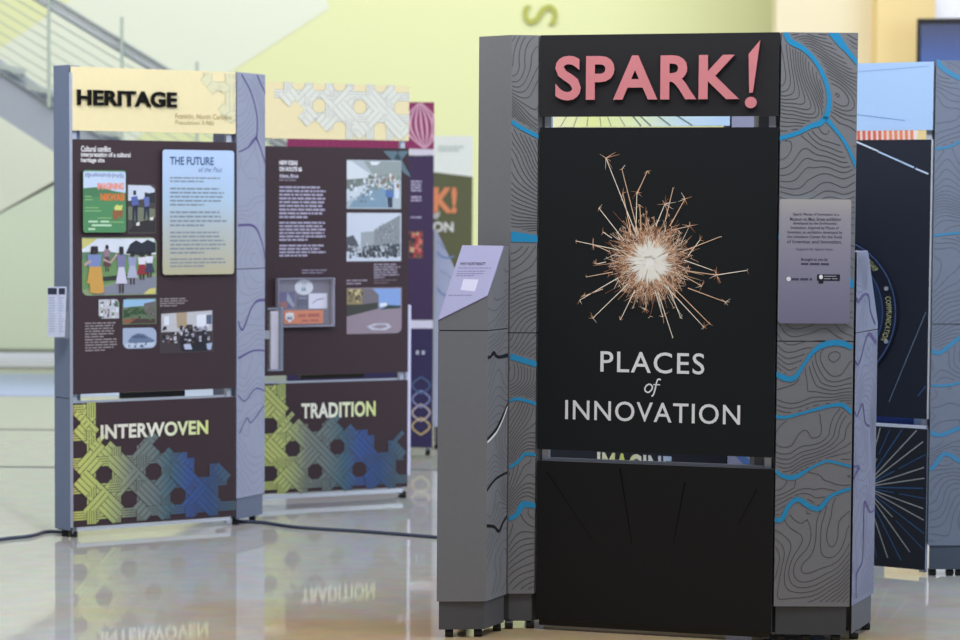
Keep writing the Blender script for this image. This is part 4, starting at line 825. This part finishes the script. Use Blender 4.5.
# white blue podium piece behind
WP = Plane((-.275, 14.6), (-.05, 14.62)); a = WP.px(436, 228.5)
K7 = thing('podium', 'pale blue-white podium with blue stream lines between the purple kiosk and the banner', 'podium', (-.2, 14.7, 0))
mb = MB(); x0, z0_ = WP.px(435.5, 229); x1, z1_ = WP.px(460, 279)
mb.poly(WP, [(x0, .145), (x1, .145), (x1, z1_), (x0 + .003, z0_)], mat((186, 192, 216)), -.18, .18); wb = part(mb, 'podium_body', K7)
mb = MB(); mb.rect(WP, x0 + .01, x1 - .01, .03, .145, DGREY, -.17, .16); part(mb, 'kick_plate', K7)
for s in (x0 + .02, x1 - .03): q = WP.pt(s, 0, -.05); caster(K7, q.x, q.y)
rv = rivers_px(WP, [(2.2, [(436, 250), (441, 256), (448, 258), (454, 256)]), (2.2, [(436, 286), (441, 293), (446, 296), (452, 302)]), (1, [(437, 240), (446, 250)]), (.8, [(440, 270), (452, 278)])], 157)
stream(wb, WP, rv, mat((128, 150, 196)), label='pale blue stream line')
# banner
NP = Plane((-.86, 17.2), (-.062, 17.2)); 
K8 = thing('roller_banner', 'white and olive roller banner with an orange exclamation mark behind the purple kiosk', 'banner', (-.46, 17.2, 0))
zt = NP.px(455, 136)[1]; zc = NP.px(455, 174)[1]
mb = MB(); mb.rect(NP, 0, NP.w, .08, zt, mat((92, 94, 62)), 0, .004)
mb.poly(NP, [(0, zc + .01), (NP.w * .45, zc + .03), (NP.w, zc - .02), (NP.w, zt), (0, zt)], mat((236, 240, 232)), .005)
sheet = part(mb, 'banner_sheet', K8, 'white top over an olive field')
mb = MB(); add_text(mb, NP, 'SPARK!', bx(NP, 372, 213, 457, 187), mat((224, 140, 96)), .008, bold=.04); add_text(mb, NP, 'INNOVATION', bx(NP, 369, 231.5, 453.5, 222), mat((226, 226, 222)), .008, bold=.03); add_text(mb, NP, 'PLACES OF', bx(NP, 395, 219, 440, 211.5), mat((226, 226, 222)), .008, bold=.02)
part(mb, 'banner_lettering', sheet, 'orange and white words')
mb = MB(); greek(mb, NP, 438, 145, 464, 152, 2, mat((190, 206, 196)), .008, last=.8); part(mb, 'banner_caption', sheet, 'faint grey-green print')
mb = MB(); mb.rect(NP, -.01, NP.w + .01, 0, .08, SILVER, -.08, .16); part(mb, 'banner_base', K8)
mb = MB(); mb.rect(NP, NP.w / 2 - .01, NP.w / 2 + .01, .08, zt, SILVER, -.03, .02); part(mb, 'support_pole', K8)
# ================================================================== ROOM
fl = MB(); fm = bpy.data.materials.new('polished_concrete'); fm.use_nodes = True; nt = fm.node_tree; b = nt.nodes['Principled BSDF']; L_ = nt.links.new
tc = nt.nodes.new('ShaderNodeTexCoord'); n1 = nt.nodes.new('ShaderNodeTexNoise'); n1.inputs['Scale'].default_value = 1.1; n1.inputs['Detail'].default_value = 6; n1.inputs['Roughness'].default_value = .6
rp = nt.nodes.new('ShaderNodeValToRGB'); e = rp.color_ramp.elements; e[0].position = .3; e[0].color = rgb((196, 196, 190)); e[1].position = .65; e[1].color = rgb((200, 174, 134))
n2 = nt.nodes.new('ShaderNodeTexNoise'); n2.inputs['Scale'].default_value = 9; n2.inputs['Detail'].default_value = 8
mx = nt.nodes.new('ShaderNodeMix'); mx.data_type = 'RGBA'; mx.blend_type = 'MULTIPLY'; mx.inputs['Factor'].default_value = .35
L_(tc.outputs['Object'], n1.inputs['Vector'])
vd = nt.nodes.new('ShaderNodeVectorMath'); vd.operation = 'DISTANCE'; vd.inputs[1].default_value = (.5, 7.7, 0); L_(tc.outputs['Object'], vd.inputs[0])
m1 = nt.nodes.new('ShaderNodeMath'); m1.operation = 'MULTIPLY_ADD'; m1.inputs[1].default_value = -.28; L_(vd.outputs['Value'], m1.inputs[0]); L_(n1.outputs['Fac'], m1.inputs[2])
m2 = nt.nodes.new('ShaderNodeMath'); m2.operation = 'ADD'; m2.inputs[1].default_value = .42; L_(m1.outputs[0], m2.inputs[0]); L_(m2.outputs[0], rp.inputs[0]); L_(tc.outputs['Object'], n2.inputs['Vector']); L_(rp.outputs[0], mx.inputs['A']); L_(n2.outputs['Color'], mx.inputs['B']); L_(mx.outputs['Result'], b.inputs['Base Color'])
rr_ = nt.nodes.new('ShaderNodeMapRange'); rr_.inputs['To Min'].default_value = .02; rr_.inputs['To Max'].default_value = .075; L_(n2.outputs['Fac'], rr_.inputs['Value']); L_(rr_.outputs[0], b.inputs['Roughness'])
n3 = nt.nodes.new('ShaderNodeTexNoise'); n3.inputs['Scale'].default_value = 5; n3.inputs['Detail'].default_value = 3; bp = nt.nodes.new('ShaderNodeBump'); bp.inputs['Strength'].default_value = .012; bp.inputs['Distance'].default_value = .02
L_(tc.outputs['Object'], n3.inputs['Vector']); L_(n3.outputs['Fac'], bp.inputs['Height']); L_(bp.outputs[0], b.inputs['Normal'])
b.inputs['IOR'].default_value = 1.6
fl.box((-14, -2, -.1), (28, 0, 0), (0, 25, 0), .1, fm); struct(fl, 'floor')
JT = mat((96, 100, 104))
BY = 22.4
LIME = mat((221, 225, 172), .8, vary=.02); MINT = mat((221, 226, 206), .8, vary=.02)
mb = MB(); mb.box((-14, BY, 0), (19, 0, 0), (0, .2, 0), 9, LIME)
WPn = Plane((-14, BY), (5, BY)); 
mb.poly(WPn, [WPn.px(x, y) for x, y in ((82, -8), (330, 8), (232, 71), (120, 150), (-40, 235), (-40, 76))], MINT, .004)
mb.poly(WPn, [WPn.px(x, y) for x, y in ((330, 8), (300, -60), (82, -60), (82, -8))], MINT, .004)
mb.poly(WPn, [WPn.px(x, y) for x, y in ((-40, 235), (60, 178), (60, 400), (-40, 400))], mat((213, 226, 200), .8), .004)
struct(mb, 'wall_back')
mb = MB(); mb.rect(WPn, 0, 19, 0, .07, mat((225, 232, 240), .5), 0, .03); mb.rect(WPn, 0, 19, .07, .10, mat((120, 124, 110), .5), 0, .03); struct(mb, 'baseboard_back')
CRM = mat((226, 216, 184), .8, vary=.02); PCH = mat((230, 206, 146), .8, vary=.02)
xa, xb, xc = at_y(776.5, 20, 21).x, at_y(877.5, 20, 20.7).x, at_y(935, 20, 20.7).x
mb = MB(); mb.box((xa, 21, 0), (12 - xa, 0, 0), (0, .3, 0), 9, CRM); struct(mb, 'wall_right_rear')
mb = MB(); mb.box((xb, 20.7, 0), (xc - xb, 0, 0), (0, .3, 0), 9, PCH); struct(mb, 'trim_1')
mb = MB(); mb.box((xc, 20.75, 0), (6, 0, 0), (0, .25, 0), 9, mat((236, 238, 244), .7)); struct(mb, 'wall_white')
# floor joints
for i, y in enumerate((430, 467.5)):
    Y = at_z(20, y, 0).y; mb = MB(); mb.box((-13, Y, .0), (13.5, 0, 0), (0, .05, 0), .002, JT); struct(mb, 'trim_%d' % (i + 2))
mb = MB(); y0, y1 = at_z(20, 396, 0).y, at_z(20, 374, 0).y; mb.box((-12, y0, 0), (12, 0, 0), (0, y1 - y0, 0), .004, mat((160, 176, 214), .35)); o = solo(mb, 'floor_reflection', 'pale blue painted reflection on the floor along the green wall at the far left', 'painted reflection', (-6, y0, 0))  # thin blue strip stands in for a reflection in the polished floor
# wall letter S lying on its side
mb = MB(); V, Fs = text_mesh('S', 0.0); P = [(-y, x) for x, y in V]
a, b_ = WPn.px(523, 24.5), WPn.px(557.5, 4.5); P = fit([(v[0], v[1]) for v in P], (a[0], b_[0], a[1], b_[1]))
for f in Fs: mb.poly(WPn, [P[i] for i in f], mat((172, 176, 78), .6), .004, .02)
solo(mb, 'wall_letter', 'olive letter S lying on its side high on the lime wall', 'letter', tuple(WPn.pt((a[0] + b_[0]) / 2, a[1], .004)))
# television
TV = Plane((at_y(917, 20, 20.3).x, 20.3), (at_y(1010, 20, 20.1).x, 20.1)); a, b_ = TV.px(918, 75), TV.px(1005, 17.5)
K9 = thing('television', 'dark blue flat television screen on the wall at the upper right', 'television', tuple(TV.pt((a[0] + b_[0]) / 2, a[1])))
mb = MB(); mb.rect(TV, 0, b_[0], a[1], b_[1], BLACK, -.05, .05); part(mb, 'bezel', K9); s_ = (0, b_[0])
mb = MB(); mb.rect(TV, .035, b_[0] - .03, a[1] + .03, b_[1] - .05, ramp_mat('screen_glass', [(0, (60, 96, 170)), (1, (22, 34, 70))], 1, a[1], b_[1], .2), .0005); part(mb, 'screen', K9, 'dark blue screen')
mb = MB(); q = TV.pt(.35, a[1] + .2, -.05); mb.box(q, (.1, 0, 0), (0, 20.72 - q.y, 0), .1, BLACK); part(mb, 'wall_bracket', K9)
# staircase
SY = 19.0; ST = thing('staircase', 'open staircase with cable railing against the green wall at the upper left', 'staircase', tuple(at_z(60, 420, 0)))
def sp_(x, y, Y=SY): return at_y(x, y, Y)
STR = mat((168, 176, 184), .5); RAILC = mat((150, 158, 160), .4, .3)
a0, a1 = sp_(-60, 34), sp_(430, 352.5); hh_ = .36
vec = a1 - a0
def slab(p, q, dz, Y0, Y1, m):
    mb = MB(); P = [Vector((p.x, Y0, p.z)), Vector((q.x, Y0, q.z)), Vector((q.x, Y0, q.z - dz)), Vector((p.x, Y0, p.z - dz))]; Q = [Vector((v.x, Y1, v.z)) for v in P]
    mb.face(P, [(0, 0)] * 4, m); mb.face(Q[::-1], [(0, 0)] * 4, m)
    for i in range(4): j = (i + 1) % 4; mb.face([P[i], Q[i], Q[j], P[j]], [(0, 0)] * 4, m)
    return mb
zb = hh_; tt = (zb + .0 - a0.z) / (a1.z - a0.z); a1b = a0 + vec * tt
part(slab(a0, a1b, hh_, SY, SY + .08, STR), 'stringer', ST, 'pale grey stringer'); part(slab(a0, a1b, hh_, SY + 1.5, SY + 1.58, STR), 'stringer', ST, 'pale grey stringer')
part(slab(a0 + Vector((0, 0, .012)), a1b + Vector((0, 0, .012)), .012, SY - .02, SY + .08, mat((120, 128, 136))), 'stringer_edge', ST, 'darker top edge')
nst = 14
for i in range(nst):
    p = a0 + (a1b - a0) * ((i + .3) / nst); mb = MB(); mb.box((p.x, SY + .081, p.z - .2), (.32, 0, 0), (0, 1.418, 0), .05, STR); part(mb, 'tread', ST)
def railpt(xx, dy, Y): q = sp_(xx, 0, Y); return q
for (x0, y0, x1, y1, r, nm, m) in ((-60, -58, 430, 236, .016, 'handrail', RAILC), (-60, -71, 430, 231, .016, 'top_rail', RAILC)):
    p, q = sp_(x0, y0, SY - .03), sp_(x1, y1, SY - .03); mb = MB(); mb.tube([p, q], r, m); part(mb, nm, ST)
p, q = sp_(-60, -57, SY), sp_(430, 237, SY); part(slab(p + Vector((0, 0, .09)), q + Vector((0, 0, .04)), .09, SY - .01, SY + .01, mat((236, 240, 240), .5)), 'rail_panel', ST, 'white band between the rails')
for i in range(8):
    p, q = sp_(-60, -46 + i * 10.5), sp_(430, 245 + i * 12); mb = MB(); mb.tube([p, q], .005, mat((170, 186, 170))); part(mb, 'cable', ST)
for x, y0, y1 in ((49, -22, 107), (122, 17, 152), (197, 62, 203), (268, 105, 248)):
    p, q = sp_(x, y0, SY - .045), sp_(x, y1, SY - .045); mb = MB(); mb.box((q.x - .012, SY - .06, q.z), (.024, 0, 0), (0, .03, 0), p.z - q.z, mat((176, 190, 178))); part(mb, 'baluster', ST)
# floor cables
def cable(pts, label):
    P = [at_z(x, y, 0) for x, y in pts]; P = smooth([(v.x, v.y, .008) for v in P], 8); mb = MB(); mb.tube([Vector(p) for p in P], .008, mat((58, 66, 90), .45)); solo(mb, 'floor_cable', label, 'cable', (P[0][0], P[0][1], 0))
cable([(-60, 552), (0, 541), (30, 537.5), (48, 533), (70, 534)], 'dark cable on the floor running left from the HERITAGE kiosk')
cable([(233, 523), (262, 524), (300, 529), (370, 533.5), (450, 540), (500, 546)], 'dark cable on the floor between the HERITAGE kiosk and the left podium')
# ================================================================== LIGHT
w = bpy.data.worlds.new('daylight'); bpy.context.scene.world = w; w.use_nodes = True; nt = w.node_tree; bg = nt.nodes['Background']
tc = nt.nodes.new('ShaderNodeTexCoord'); sx = nt.nodes.new('ShaderNodeSeparateXYZ'); cr_ = nt.nodes.new('ShaderNodeValToRGB')
nt.links.new(tc.outputs['Generated'], sx.inputs[0]); mr = nt.nodes.new('ShaderNodeMapRange'); mr.inputs['From Min'].default_value = -1; nt.links.new(sx.outputs[2], mr.inputs['Value'])
nt.links.new(mr.outputs[0], cr_.inputs[0]); e = cr_.color_ramp.elements; e[0].position = .45; e[0].color = (.42, .38, .36, 1); e[1].position = .8; e[1].color = (.80, .86, 1, 1)
nt.links.new(cr_.outputs[0], bg.inputs['Color']); bg.inputs['Strength'].default_value = .31
def area(name, loc, aim, sx_, sy_, power, color):
    l = bpy.data.lights.new(name, 'AREA'); l.shape = 'RECTANGLE'; l.size = sx_; l.size_y = sy_; l.energy = power; l.color = color
    o = bpy.data.objects.new(name, l); o.location = loc; COL.objects.link(o)
    o.rotation_euler = (Vector(aim) - Vector(loc)).to_track_quat('-Z', 'Y').to_euler(); return o
area('assumed_overhead_light', (0, 17, 8.5), (0, 19, 0), 18, 6, 1310, (1, .985, .97))  # added unseen lamp, an assumed skylight to brighten the back wall
area('assumed_side_light', (9, 9, 3.4), (0, 11, 1.2), 10, 4, 560, (.62, .76, 1))  # added unseen lamp for assumed bluish light from the right, no window built
area('kiosk_fill', (1.0, 7.15, 4.2), (.8, 8.5, 1.7), 4, .7, 98, (.98, .99, 1))  # added fill lamp, makes the SPARK! kiosk brighter at the top
area('kiosk_fill', (-2.4, 8.3, 4.6), (-1.3, 11.3, 1.5), 3.5, 1, 112, (1, .99, .98))  # added fill lamp to brighten the HERITAGE kiosk
area('kiosk_fill', (3.2, 7.6, 4.4), (1.7, 10, 1.6), 2.5, .8, 50, (.9, .95, 1))  # added fill lamp to brighten the right kiosk
# ================================================================== CAMERA
cam = bpy.data.cameras.new('camera'); co = bpy.data.objects.new('camera', cam); COL.objects.link(co)
cam.sensor_width = 36; cam.lens = F / 960 * 36; cam.clip_end = 200
co.matrix_world = Matrix.Translation((0, 0, CAMH)) @ Matrix.Rotation(math.pi / 2 - PITCH, 4, 'X') @ Matrix.Rotation(ROLL, 4, 'Z')
cam.dof.use_dof = True; cam.dof.focus_distance = 8.35; cam.dof.aperture_fstop = 3.2
sc = bpy.context.scene; sc.camera = co
sc.view_settings.view_transform = 'Standard'; sc.view_settings.look = 'None'; sc.view_settings.gamma = 1; sc.view_settings.exposure = 0.0; sc.view_settings.use_curve_mapping = False
